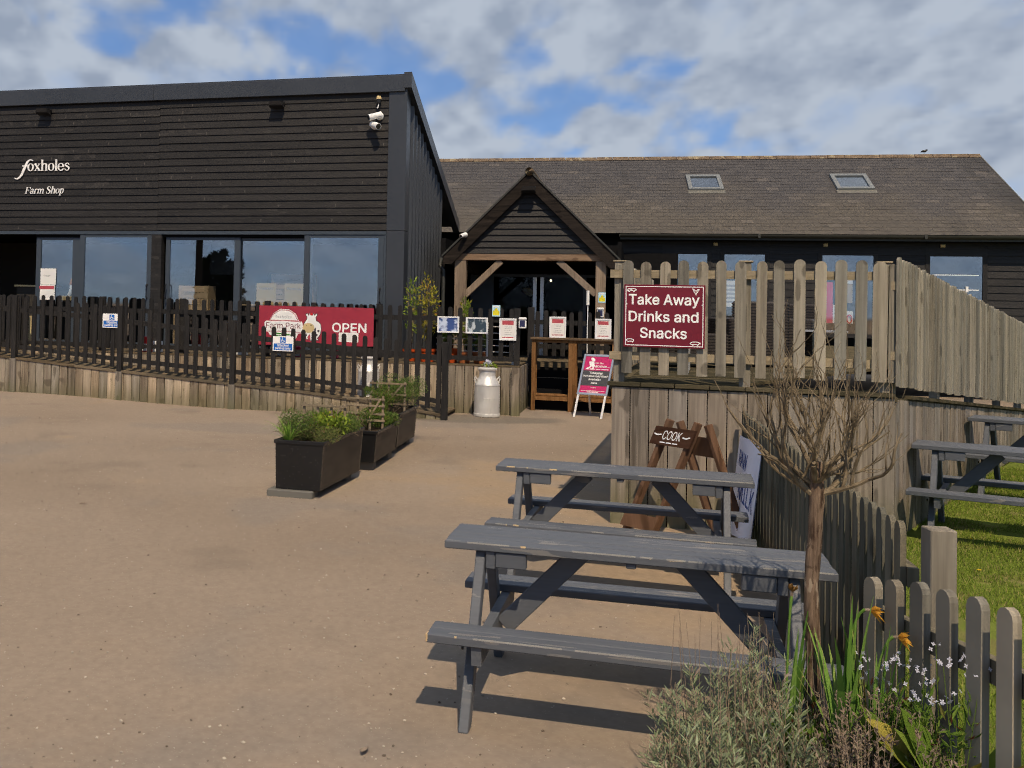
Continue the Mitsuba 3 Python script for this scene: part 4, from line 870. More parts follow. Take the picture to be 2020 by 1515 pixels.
# ------------------------------------------------------------------ signs
def animal(kind, s):
    """Small line drawings of farm animals for the takeaway sign's corners."""
    if kind == 'pig': return LineString([(-.9, -.35), (-1, 0), (-.7, .38), (-.2, .5), (.4, .45), (.75, .25), (1, .15), (.98, -.05), (.75, -.1), (.6, -.3), (.55, -.6), (.4, -.58), (.3, -.3), (-.3, -.3), (-.4, -.6), (-.55, -.58), (-.6, -.3), (-.9, -.35)])
    if kind == 'hen': return LineString([(-.8, .75), (-.55, .2), (-.4, -.2), (0, -.5), (.45, -.2), (.5, .2), (.85, .55), (.5, .6), (.2, .2), (-.1, .1), (-.45, .55), (-.8, .75)]).union(LineString([(0, -.5), (0, -.9)]))
    if kind == 'sheep': return LineString([(-.8, -.1), (-.95, .25), (-.6, .55), (-.2, .65), (.3, .6), (.75, .4), (.85, 0), (.7, -.25), (.6, -.6), (.4, -.3), (-.3, -.3), (-.45, -.6), (-.6, -.25), (-.8, -.1)])
    return LineString([(-.9, .3), (-.7, .5), (-.2, .55), (.3, .5), (.6, .55), (.95, .1), (.85, -.1), (.6, .0), (.5, -.2), (.5, -.6), (.3, -.6), (.25, -.2), (-.4, -.2), (-.5, -.6), (-.7, -.6), (-.75, -.1), (-.95, -.3), (-.9, .3)]).union(LineString([(-.5, .5), (-.4, .2), (-.1, .3), (0, .0)]))
t = thing('takeaway_sign', 'large maroon sign offering drinks and snacks on the pale pickets', 'sign')
SX0, SX1, SZ0, SZ1, SV = .097, .781, 1.575, 2.13, -.030
add('panel', D(cbx(SX0, SX1, SV - .008, SV, SZ0, SZ1, .002)), 'm_maroon', t)
bw, o = .0065, .014
bd = sbox(SX0 + o, SZ0 + o, SX1 - o, SZ1 - o); bd = bd.difference(bd.buffer(-bw, join_style=2)); add('border', D.sub(0, SV - .0082)(slab(bd, .0016)), 'm_lettering', t)
cx = (SX0 + SX1) / 2
for s, w, x, z in (('Take Away', .595, cx - .003, 1.955), ('Drinks and', .588, cx - .006, 1.805), ('Snacks', .395, cx - .004, 1.660)):
    v, f = text(s, .088, w, x, z, SV - .0082, .0016, True); add('lettering', D((v, f)), 'm_lettering', t)
for kd, x, z, s in (('cow', SX0 + .068, SZ1 - .050, .040), ('hen', SX1 - .078, SZ1 - .056, .033), ('sheep', SX0 + .058, SZ0 + .056, .037), ('pig', SX1 - .078, SZ0 + .046, .042)):
    g = affinity.translate(affinity.scale(animal(kd, 1), s, s * (.62 if kd != 'hen' else 1), origin=(0, 0)), x, z).buffer(.0032); add('emblem', D.sub(0, SV - .0082)(slab(g, .0016)), 'm_lettering', t)
for x in (SX0 + .025, SX1 - .025): add('screw', D(tube([(x, SV - .008, 1.955), (x, SV - .011, 1.955)], .005, 8)), 'm_lettering', t)
# long banner
t = thing('park_banner', 'long maroon banner with a cartoon cow on the black deck fence', 'banner')
BN = L.sub(-4.935, -.045, 1.125)
add('panel', BN(hexa([(0, -.01, .0), (2.27, -.01, .03), (2.27, 0, .03), (0, 0, .0), (0, -.01, .755), (2.27, -.01, .745), (2.27, 0, .745), (0, 0, .755)])), 'm_banner', t)
def on(g, mat, d=.0103, tk=.002, nm='emblem'): return add(nm, BN.sub(0, -d)(slab(g, tk)), mat, t)
arch = Polygon([(.115, .435), (.16, .475), (.21, .475), (.30, .615), (.43, .695), (.60, .69), (.74, .61), (.81, .47), (.865, .465), (.885, .41), (.90, .31), (.86, .24), (.80, .23), (.76, .14), (.45, .10), (.22, .20), (.20, .245), (.13, .255)])
on(arch, 'm_white'); on(Polygon([(.22, .475), (.31, .605), (.44, .675), (.60, .67), (.72, .60), (.79, .475)]).exterior.buffer(.006), 'm_red_band', .0125, .0008)
on(unary_union([LineString([(.15, .465), (.5, .475), (.85, .455)]).buffer(.006), LineString([(.15, .262), (.5, .27), (.86, .25)]).buffer(.006)]), 'm_red_band', .0125, .0008)
add('lettering', BN(text('foxholes', .060, .33, .50, .515, -.0127, .0008)), 'm_ink_grey', t)
add('lettering', BN(text('Farm Park', .115, .70, .50, .32, -.0127, .0008)), 'm_maroon', t)
on(unary_union([Polygon([(.30, .17), (.70, .13), (.70, .16), (.30, .20)]), Polygon([(.34, .215), (.68, .185), (.68, .21), (.36, .24)])]), 'm_green', .0125, .0008)
head = Polygon([(.905, .39), (.93, .45), (.965, .50), (.975, .545), (.945, .60), (.97, .615), (1.0, .575), (1.02, .62), (1.045, .58), (1.08, .58), (1.095, .62), (1.115, .575), (1.15, .615), (1.17, .60), (1.135, .545), (1.15, .48), (1.20, .455), (1.235, .42), (1.25, .34), (1.24, .26), (1.215, .20), (1.17, .15), (1.20, .12), (1.10, .13), (1.05, .11), (1.02, .15), (.97, .13), (.95, .20), (.92, .24), (.94, .32)])
on(head.buffer(.012), 'm_ink', .0102, .001); on(head, 'm_white', .0115, .001)
on(affinity.translate(affinity.scale(Point(0, 0).buffer(1, 20), .118, .095), 1.0, .345), 'm_tan', .0128, .001)
on(affinity.translate(affinity.scale(Point(0, 0).buffer(1, 12), .03, .022), 1.055, .605), 'm_red', .0128, .001)
on(unary_union([Point(.965, .385).buffer(.010), Point(1.05, .395).buffer(.010)]), 'm_ink', .0142, .0006)
on(unary_union([Point(1.20, .29).buffer(.024), Point(1.17, .215).buffer(.02), Polygon([(1.11, .32), (1.15, .36), (1.15, .28), (1.12, .27)]), Polygon([(.93, .20), (.96, .24), (.98, .20), (.95, .17)])]), 'm_ink', .0128, .001)
on(Polygon([(.98, .17), (1.03, .235), (1.05, .13), (1.0, .125)]), 'm_red_band', .0128, .001)
add('lettering', BN(text('OPEN', .165, .665, 1.80, .285, -.0105, .002, True)), 'm_lettering', t)
on(sbox(1.60, .10, 1.98, .275), 'm_white'); on(sbox(1.62, .115, 1.96, .255), 'm_paper', .0125, .0008)
# parking signs
for u, v, z, l in ((-7.57, -1.352, 1.395, 'left blue and white disabled parking sign on the ramp fence'), (-4.19, -1.352, 1.07, 'right blue and white disabled parking sign in front of the banner')):
    t = thing('parking_sign', l, 'sign'); q = L.sub(u, v, z)
    add('panel', q(cbx(0, .385, -.008, 0, 0, .265, .003)), 'm_lettering', t); add('blue_field', q(bx(.02, .365, -.0095, -.0081, .018, .135)), 'm_blue_sign', t); add('blue_field', q(bx(.14, .245, -.0095, -.0081, .145, .25)), 'm_blue_sign', t)
    g = unary_union([Point(.182, .236).buffer(.009), LineString([(.182, .226), (.184, .195), (.212, .193), (.222, .168)]).buffer(.005), LineString([(.170, .205), (.162, .185), (.172, .163), (.193, .157), (.208, .17)]).buffer(.0045)])
    add('wheelchair_symbol', q.sub(0, -.0096)(slab(g, .001)), 'm_lettering', t)
    add('lettering', q(text('Disabled', .038, .21, .192, .087, -.0096, .001, True)), 'm_lettering', t); add('lettering', q(text('parking only', .038, .29, .192, .036, -.0096, .001, True)), 'm_lettering', t)
# framed pictures, notices, posters
def framed(fr, u0, u1, z0, z1, v, label, kind, lean=0.0):
    t = thing('framed_picture' if kind in 'bm' else 'notice_frame', label, 'picture' if kind in 'bm' else 'notice'); w, h = u1 - u0, z1 - z0; q = fr.sub(u0, v, z0)
    add('frame', q([bx(0, w, -.02, 0, 0, .028), bx(0, w, -.02, 0, h - .028, h), bx(0, .028, -.02, 0, .0285, h - .0285), bx(w - .028, w, -.02, 0, .0285, h - .0285)]), 'm_white_paint', t)
    if kind in 'bm': add('picture', q(bx(.0285, w - .0285, -.010, 0, .0285, h - .0285)), 'm_blue_pic' if kind == 'b' else 'm_mono_pic', t)
    else:
        add('sheet', q(bx(.0285, w - .0285, -.010, 0, .0285, h - .0285)), 'm_paper', t); add('heading', q(bx(.05, w - .05, -.0115, -.0102, h * .70, h - .045)), 'm_red_band', t)
        add('footer', q(bx(.05, w - .05, -.0115, -.0102, .045, .062)), 'm_red_band', t)
        for i in range(5): add('print_line', q(bx(w * .25 + .02 * (i % 2), w * .75 - .015 * (i % 3), -.0112, -.0102, h * (.60 - .085 * i), h * (.60 - .085 * i) + .007)), 'm_ink_grey', t)
    return t
framed(L, -1.468, -1.068, 1.452, 1.752, -.034, 'blue toned picture in a white frame, left one on the black fence', 'b')
framed(L, -.945, -.545, 1.452, 1.745, -.034, 'grey toned picture in a white frame, right one on the black fence', 'm')
framed(L, -.34, -.035, 1.344, 1.742, -.034, 'red headed notice in a white frame on the black fence beside the churn', 'n')
def poster(fr, u, v, z, label):
    t = thing('yellow_poster', label, 'poster'); q = fr.sub(u, v, z)
    add('sheet', q(bx(0, .145, -.004, 0, 0, .205)), 'm_pale_blue', t); add('panel', q(bx(.014, .131, -.0055, -.0042, .02, .10)), 'm_yellow', t)
    add('emblem', q.sub(0, -.0042)(slab(Polygon([(.04, .10), (.055, .14), (.075, .155), (.095, .14), (.108, .10)]), .0013)), 'm_yellow', t); add('heading', q(bx(.02, .125, -.0055, -.0042, .165, .19)), 'm_white', t)
poster(L, -.475, -.034, 1.77, 'small yellow and blue poster on top of the black fence')
poster(L, 1.29, PV - .003, 2.08, 'small yellow and blue poster on the right porch post')
def dispenser(fr, u, v, z, label):
    t = thing('sanitiser_dispenser', label, 'dispenser'); q = fr.sub(u, v, z)
    add('body', q(cbx(0, .13, -.09, 0, 0, .15, .015)), 'm_white', t); add('window', q(bx(.02, .11, -.093, -.0905, .03, .145)), 'm_navy', t); add('cover', q(cbx(-.004, .134, -.10, 0, .152, .20, .015)), 'm_white', t)
dispenser(L, .015, -.055, 1.565, 'white and navy soap dispenser on the end post of the black fence')
dispenser(L, 1.27, PV - .004, 1.78, 'white soap dispenser on the right porch post')

# ------------------------------------------------------------------ serving counter, gate, pavement board, churns, pots
t = thing('serving_counter', 'tall narrow wooden serving counter standing between the two decks', 'counter')
CV = 1.2
add('top_board', L(cbx(.10, 1.70, CV - .05, CV + .20, 1.345, 1.385, .004)), 'm_counter_top', t); add('top_board', L(cbx(.10, 1.70, CV + .206, CV + .42, 1.345, 1.385, .004)), 'm_counter_top', t)
for u in (.125, .81, .885, 1.60):
    add('leg', L(cbx(u, u + .075, CV, CV + .045, -.02, 1.34)), 'm_counter', t); add('leg', L(cbx(u, u + .075, CV + .33, CV + .375, -.02, 1.34)), 'm_counter', t)
for u0, u1 in ((.205, .805), (.965, 1.595)):
    add('rail', L(bx(u0, u1, CV + .004, CV + .04, 1.29, 1.342)), 'm_counter', t); add('rail', L(bx(u0, u1, CV + .004, CV + .04, .20, .275)), 'm_counter', t); add('shelf', L(bx(u0, u1, CV + .05, CV + .32, .285, .31)), 'm_counter', t)
    add('rail', L(bx(u0, u1, CV + .334, CV + .37, .20, .275)), 'm_counter', t)
framed(L, .445, .755, 1.386, 1.785, CV + .05, 'left red headed notice standing on the wooden counter', 'n')
framed(L, 1.285, 1.58, 1.386, 1.765, CV + .05, 'right red headed notice standing on the wooden counter', 'n')
t = thing('black_gate', 'black picket gate behind the serving counter', 'gate')
for i in range(9): set_pale(L, .16 + i * .165, 1.9, .98, .90 + .02 * (i % 2), .085, .02, 'm_fence_black', t)
for z0 in (1.15, 1.62): add('rail', L(bx(.1, 1.55, 1.922, 1.96, z0, z0 + .09)), 'm_fence_black', t)
add('gate_post', L(cbx(-.02, .10, 1.86, 1.98, .3, 1.96)), 'm_fence_black', t)
st = thing('porch_steps', 'dark timber steps behind the serving counter', 'steps')
for i in range(4): add('step', L(bx(.10, 1.60, 1.76 + i * .22 - .3, 1.985 + i * .22 - .3, -.02 + i * .20, .17 + i * .20)), 'm_dark', st)
k = add('flag_pole', L(tube([(1.12, 1.85, .5), (1.12, 1.85, 2.02)], .011, 6)), 'm_white_paint'); lab(k, 'thin white pole rising behind the serving counter', 'pole')
k = add('wall_tube', L(tube([(1.12, 1.85, 2.02), (1.12, 1.85, 2.30)], .03, 8)), 'm_paper'); lab(k, 'short cream tube on top of the white pole near the porch post', 'tube')
# pavement A-board
AB = Frame(4.468, 19.1, -.53)
t = thing('pavement_sign', 'aluminium framed pink and grey pavement sign beside the deck', 'sign')
lean = .20
def ab(m):
    v, f = mesh_of(m); v = v.copy(); z = v[:, 2].copy(); v[:, 1] += z * .24; v[:, 0] += z * .115; return AB((v, f))
W_ = .525
for x in (0, W_ - .035): add('leg', ab(bx(x, x + .035, -.012, .012, -.015, .40)), 'm_white_paint', t)
add('frame', ab([cbx(-.015, .025, -.016, .012, .40, 1.125, .006), cbx(W_ - .025, W_ + .015, -.016, .012, .40, 1.125, .006), cbx(.026, W_ - .026, -.016, .012, .40, .44, .006), cbx(.026, W_ - .026, -.016, .012, 1.085, 1.125, .006)]), 'm_alu', t)
add('poster', ab(bx(.026, W_ - .026, -.004, .006, .44, 1.085)), 'm_pink', t); add('poster_panel', ab(bx(.027, W_ - .027, -.0065, -.0042, .565, .835)), 'm_board_grey', t)
cow = unary_union([Point(.16, 1.035).buffer(.028), Point(.185, 1.02).buffer(.02), Point(.14, 1.05).buffer(.015), Polygon([(.10, .99), (.19, 1.0), (.205, .93), (.17, .90), (.12, .93)]), LineString([(.15, .92), (.12, .885), (.09, .87)]).buffer(.014), LineString([(.19, .92), (.19, .88), (.175, .86)]).buffer(.013)])
def abs_(g): return ab((lambda q: (q[0] + [0, -.0043, 0], q[1]))(slab(g, .002)))
add('emblem', abs_(cow), 'm_lettering', t)
for s, h, w, x, z, b in (('On the', .030, .15, .29, .955, False), ('Moove...', .042, .29, .345, .895, True), ('Takeaway', .036, .24, .265, .775, True), ('hot and cold food', .034, .43, .262, .722, True), ('available', .034, .22, .262, .662, True), ('here', .034, .11, .262, .600, True), ('foxholes', .022, .10, .262, .525, False)):
    add('lettering', ab(text(s, h, w, x, z, -.0066, .002, b)), 'm_lettering', t)
[add('print_line', ab(bx(x0, x0 + w0, -.006, -.0042, .853, .866)), 'm_lettering', t) for x0, w0 in ((.055, .06), (.13, .10), (.245, .08), (.34, .13))]
add('footer', ab(bx(.05, W_ - .05, -.006, -.0042, .472, .478)), 'm_lettering', t); add('footer', ab(bx(.16, W_ - .16, -.006, -.0042, .448, .460)), 'm_lettering', t)
for x in (.01, W_ - .045):
    add('back_leg', AB(beam((x + .145, .55, -.01), (x + .145, .29, 1.09), .035, .02)), 'm_alu', t)
def churn(x, y, z, s, label, flower=True):
    t = thing('milk_churn', label, 'churn'); q = Frame(x, y, .3, z)
    pr = [(.0, .0), (.165, .0), (.178, .008), (.178, .05), (.170, .058), (.172, .30), (.170, .52), (.168, .535), (.160, .56), (.125, .63), (.110, .665), (.108, .70), (.108, .77), (.128, .775), (.130, .80), (.115, .812), (.10, .815), (.0, .818)]
    add('body', q(lathe([(a * s * 1.24, b * s) for a, b in pr])), 'm_churn', t, smooth=35)
    for zz in (.30, .515): add('hoop', q(lathe([(.213 * s, zz * s), (.219 * s, (zz + .006) * s), (.213 * s, (zz + .012) * s)])), 'm_churn', t, smooth=True)
    for sg in (-1, 1): add('handle', q(tube([(sg * .165 * s, 0, .60 * s), (sg * .225 * s, 0, .665 * s), (sg * .235 * s, 0, .625 * s), (sg * .205 * s, 0, .545 * s)], .012 * s, 7)), 'm_churn', t, smooth=True)
    return t
churn(2.882, 18.861, float(gz(np.array([2.88]), np.array([18.86]))[0]), 1.06, 'silver milk churn with small flowers on top beside the skirting')
p = L.w(np.array([-2.62, -.55, 0.0])); churn(p[0], p[1], .24, .92, 'silver milk churn half hidden behind the black ramp fence')
def leaf_cloud(n, c, r, size, rg, ratio=.32, up=.3, shell=0.0):
    """n pointed leaves, each two triangles folded along its rib, spread through an ellipsoid."""
    d = rg.normal(size=(n, 3)); d /= np.linalg.norm(d, axis=1, keepdims=True); rr = (shell + (1 - shell) * rg.random(n)) ** (1 / 2.2)
    p = np.asarray(c) + d * rr[:, None] * np.asarray(r)
    t = d * .8 + rg.normal(size=(n, 3)) * .6 + [0, 0, up]; t /= np.linalg.norm(t, axis=1, keepdims=True)
    s = np.cross(t, rg.normal(size=(n, 3))); s /= np.linalg.norm(s, axis=1, keepdims=True); nn = np.cross(t, s)
    l = size * (.55 + .9 * rg.random(n))[:, None]
    a, m, b1, b2 = p, p + t * l * .98, p + t * l * .42 + s * l * ratio * .5 + nn * l * .06, p + t * l * .42 - s * l * ratio * .5 + nn * l * .06
    v = np.stack([a, b1, m, b2], 1).reshape(-1, 3); i = np.arange(n)[:, None] * 4
    return v, np.vstack([i + [0, 1, 2], i + [0, 2, 3]]), np.repeat(rg.random((n, 2)), 4, 0)
def foliage(name, parts, mat, parent):
    vs, fs, us2, n = [], [], [], 0
    for v, f, u in parts: vs.append(v); fs.append(f + n); us2.append(u); n += len(v)
    k = add(name, (np.vstack(vs), np.vstack(fs)), mat, parent, uv=np.vstack(us2)); lab(k, kind='stuff'); return k
t = thing('flower_bunch', 'cream and green flower bunch lying on the churn lid', 'flowers'); r2 = np.random.default_rng(3)
foliage('petals', [leaf_cloud(60, (2.885, 18.83, .93), (.07, .05, .035), .05, r2, .6)], 'm_petal_white', t); foliage('leaves', [leaf_cloud(60, (2.92, 18.83, .90), (.13, .06, .025), .06, r2, .45)], 'm_lime_leaf', t)
def pot(u, v, r, h, mat, label, plant, ph, pm, n=400, rx=.16):
    q = L.sub(u, v, .892); t = thing('plant_pot', label, 'pot')
    add('pot', q(lathe([(0, 0), (r * .74, 0), (r * .95, h * .82), (r * 1.06, h * .82), (r * 1.08, h), (r * .92, h), (r * .88, h * .9), (0, h * .88)], 20)), mat, t, smooth=35)
    s = thing('potted_shrub', plant, 'plant'); rg = np.random.default_rng(int(u * -1000))
    add('stem', q([tube([(0, 0, h * .85), (.03 * i - .04, .02, h + ph * .5), (.06 * i - .09, -.01, h + ph * .95)], [.012, .008, .004], 5) for i in range(4)]), 'm_twig', s)
    foliage('foliage', [(L.w(a + [u, v, .892]), b, c) for a, b, c in [leaf_cloud(n, (0, 0, h + ph * .58), (rx, rx, ph * .5), .07, rg, .42)]], pm, s)
pot(-1.72, .34, .16, .24, 'm_terracotta', 'left terracotta pot behind the black fence near the porch', 'tall yellow leaved shrub rising behind the black fence', 1.30, 'm_yellow_leaf', 420, .20)
pot(-2.05, .42, .15, .22, 'm_terracotta', 'terracotta pot of the tall shrub beside the shop wall', 'tall thin yellow green shrub against the ribbed shop wall', 1.28, 'm_lime_leaf', 260, .14)
pot(-1.30, .38, .17, .26, 'm_terracotta', 'wide terracotta pot behind the blue toned picture', 'bushy green plant behind the blue toned picture', .55, 'm_herb', 380, .18)
pot(-1.02, .34, .13, .20, 'm_brown_pot', 'brown pot between the two framed pictures', 'upright light green plant between the framed pictures', .95, 'm_lime_leaf', 420, .11)
pot(-.74, .40, .15, .22, 'm_brown_pot', 'brown pot behind the grey toned picture', 'small green plant behind the grey toned picture', .45, 'm_herb', 300, .14)
t = thing('wire_shelf', 'white wire shelf stand behind the black fence pickets', 'shelf')
for u in (-.60, -.13): add('upright', L(tube([(u, .30, .89), (u, .30, 1.75)], .022, 6)), 'm_white', t)
for i in range(6): add('wire', L(tube([(-1.55, .32, 1.0 + i * .115), (-.05, .32, 1.0 + i * .115)], .007, 5)), 'm_white', t)

# ------------------------------------------------------------------ planters
def trough_planter(x, y, a, w, l, z0, z1, label):
    t = thing('planter_trough', label, 'planter'); q = Frame(x, y, a); b = .03
    add('end_panel', q(hexa([(b * .3, .0, z0), (w - b, 0, z0), (w - b, .03, z0), (b * .3, .03, z0), (0, -.02, z1), (w, -.02, z1), (w, .03, z1), (0, .03, z1)])), 'm_trough', t)
    add('end_panel', q(hexa([(b * .3, l - .03, z0), (w - b, l - .03, z0), (w - b, l, z0), (b * .3, l, z0), (0, l - .03, z1), (w, l - .03, z1), (w, l + .02, z1), (0, l + .02, z1)])), 'm_trough', t)
    add('side_panel', q(hexa([(w - b - .02, .031, z0), (w - b, .031, z0), (w - b, l - .031, z0), (w - b - .02, l - .031, z0), (w - .02, .031, z1), (w, .031, z1), (w, l - .031, z1), (w - .02, l - .031, z1)])), 'm_trough_side', t)
    add('side_panel', q(hexa([(b * .3, .031, z0), (b * .3 + .02, .031, z0), (b * .3 + .02, l - .031, z0), (b * .3, l - .031, z0), (0, .031, z1), (.02, .031, z1), (.02, l - .031, z1), (0, l - .031, z1)])), 'm_trough', t)
    add('base', q(bx(.02, w - b - .005, .02, l - .02, z0 + .004, z0 + .03)), 'm_trough', t)
    add('rim', q([cbx(-.012, w + .012, -.034, -.0205, z1 - .03, z1 + .008, .004), cbx(w + .0005, w + .014, -.02, l + .02, z1 - .03, z1 + .008, .004), cbx(-.012, -.0005, -.02, l + .02, z1 - .03, z1 + .008, .004)]), 'm_trough', t)
    add('soil', q(bx(.022, w - .022, .032, l - .032, z1 - .10, z1 - .035)), 'm_soil', t)
    return q
pa = -.26
q1 = trough_planter(-.468, 10.515, -.30, .495, 1.45, .075, .548, 'nearest black trough planter on a stone slab')
q2 = trough_planter(.165, 12.30, pa, .46, 1.25, .10, .455, 'middle black trough planter, the lowest of the three')
q3 = trough_planter(.505, 13.80, pa, .48, 1.30, .085, .515, 'farthest black trough planter near the ramp end')
for q, l in ((q1, 'near'), (q2, 'middle'), (q3, 'far')):
    zb = {'near': .07, 'middle': .096, 'far': .08}[l]
    for v in ((-.05, 1.15) if l == 'near' else (.08, 1.0)):
        k = add('stone_slab', q(cbx(-.07, .40, v, v + .20, -.01, zb, .01)), 'm_kerb'); lab(k, f'grey stone slab under the {"front" if v < .5 else "back"} end of the {l} trough planter', 'slab')
def trellis(q, x0, x1, z0, z1, v, label, cols=3, rows=4, skew=0.0):
    t = thing('willow_hurdle', label, 'trellis')
    for i in range(cols + 1):
        x = x0 + (x1 - x0) * i / cols; add('upright', q(beam((x, v, z0 - .12), (x + skew, v + .01, z1 + .03), .026, .022, c=.003)), 'm_trellis', t)
    for i in range(rows):
        z = z0 + (z1 - z0) * i / (rows - 1); add('rail', q(beam((x0 - .03, v - .022, z), (x1 + .03, v - .022, z - .012 * (i % 2)), .024, .014, c=.002)), 'm_trellis', t)
    add('brace', q(beam((x1 - .02, v - .04, z1), (x1 - (x1 - x0) / cols, v - .04, z0 + .03), .024, .014, c=.002)), 'm_trellis', t)
trellis(q1, .02, .47, .64, .83, .80, 'weathered wooden lattice hurdle in the nearest planter', 3, 3)
trellis(q2, -.02, .44, .54, .80, .40, 'weathered lattice hurdle with close rails in the middle planter', 3, 4)
trellis(q3, .02, .46, .60, .87, .45, 'taller hurdle with diagonal braces in the farthest planter', 2, 3)
rg = np.random.default_rng(21)
def in_frame(q, parts): return [(q.w(v), f, u) for v, f, u in parts]
def strap_clump(q, x, y, z, n, h, rg, name, label, mat='m_strap', w=.012, spread=.8):
    t = thing(name, label, 'plant'); vs = []
    for i in range(n):
        a = rg.random() * 2 * np.pi; b = spread * rg.random() ** .7; hh = h * (.6 + .6 * rg.random()); m = 6
        s = np.linspace(0, 1, m); rad = b * hh * (s ** 1.6); zz = hh * (s - .45 * b * s ** 3)
        c = np.c_[x + np.cos(a) * rad, y + np.sin(a) * rad, z + zz]; sd_ = np.array([-math.sin(a), math.cos(a), 0]); ww = w * (1 - s ** 2.5) * .5 + .0006
        v = np.stack([c - sd_ * ww[:, None], c + sd_ * ww[:, None]], 1).reshape(-1, 3)
        f = np.array([[2 * j, 2 * j + 1, 2 * j + 3] for j in range(m - 1)] + [[2 * j, 2 * j + 3, 2 * j + 2] for j in range(m - 1)])
        vs.append((q.w(v) if q else v, f, np.tile(rg.random(2), (len(v), 1))))
    foliage('blades', vs, mat, t); return t
strap_clump(q1, .10, .10, .46, 60, .36, rg, 'lily_clump', 'bright green strap leaved clump at the front of the nearest planter', spread=1.0)
def bush(q, c, r, n, size, mat, name, label, ratio=.35, up=.3, lumps=9):
    t = thing(name, label, 'plant'); parts, c = [], np.array(c)
    for i in range(lumps):
        o = rg.normal(size=3) * .45; o /= max(1, np.linalg.norm(o)); s = .45 + .25 * rg.random()
        parts.append(leaf_cloud(n // lumps, c + o * np.array(r), np.array(r) * s, size, rg, ratio, up))
    foliage('foliage', in_frame(q, parts), mat, t)
    add('stem', q([tube([c + [0, 0, -r[2]], c + rg.normal(size=3) * np.array(r) * .3, c + rg.normal(size=3) * np.array(r) * .7], [.006, .004, .002], 4) for i in range(12)]), 'm_twig', t)
bush(q1, (.16, .45, .62), (.22, .32, .16), 5000, .026, 'm_box_leaf', 'thyme_bush', 'grey green herb bush at the left of the nearest planter', .28)
bush(q1, (.32, .35, .58), (.20, .38, .10), 5200, .020, 'm_olive', 'creeping_thyme', 'brownish low herb along the front of the nearest planter', .4)
bush(q1, (.30, .72, .66), (.18, .22, .14), 1500, .045, 'm_lime_leaf', 'mint_bush', 'bright yellow green leafy herb in the middle of the nearest planter', .6)
bush(q1, (.41, .95, .61), (.16, .36, .13), 4200, .024, 'm_box_leaf', 'rosemary_bush', 'dark green herb spilling over the right edge of the nearest planter', .25)
bush(q1, (.17, 1.2, .66), (.16, .18, .17), 3000, .022, 'm_box_leaf', 'lavender_dome', 'rounded olive green herb at the back of the nearest planter', .25)
bush(q2, (.24, .5, .54), (.20, .36, .15), 3000, .03, 'm_herb', 'chive_bush', 'dark green herbs under the middle planter hurdle', .22, .9)
bush(q2, (.34, .95, .50), (.15, .25, .09), 1800, .03, 'm_box_leaf', 'sage_bush', 'greyish herb at the back of the middle planter', .4)
bush(q3, (.14, .25, .66), (.18, .24, .18), 2600, .04, 'm_herb', 'grassy_herb', 'upright grassy herb at the left of the farthest planter', .12, 1.4)
bush(q3, (.30, .55, .66), (.22, .28, .18), 4200, .026, 'm_box_leaf', 'rosemary_bush', 'olive rosemary in front of the hurdle in the farthest planter', .2, .9)
bush(q3, (.34, 1.0, .74), (.30, .36, .24), 6000, .024, 'm_box_leaf', 'box_bush', 'large dark rounded bush overhanging the farthest planter', .4)

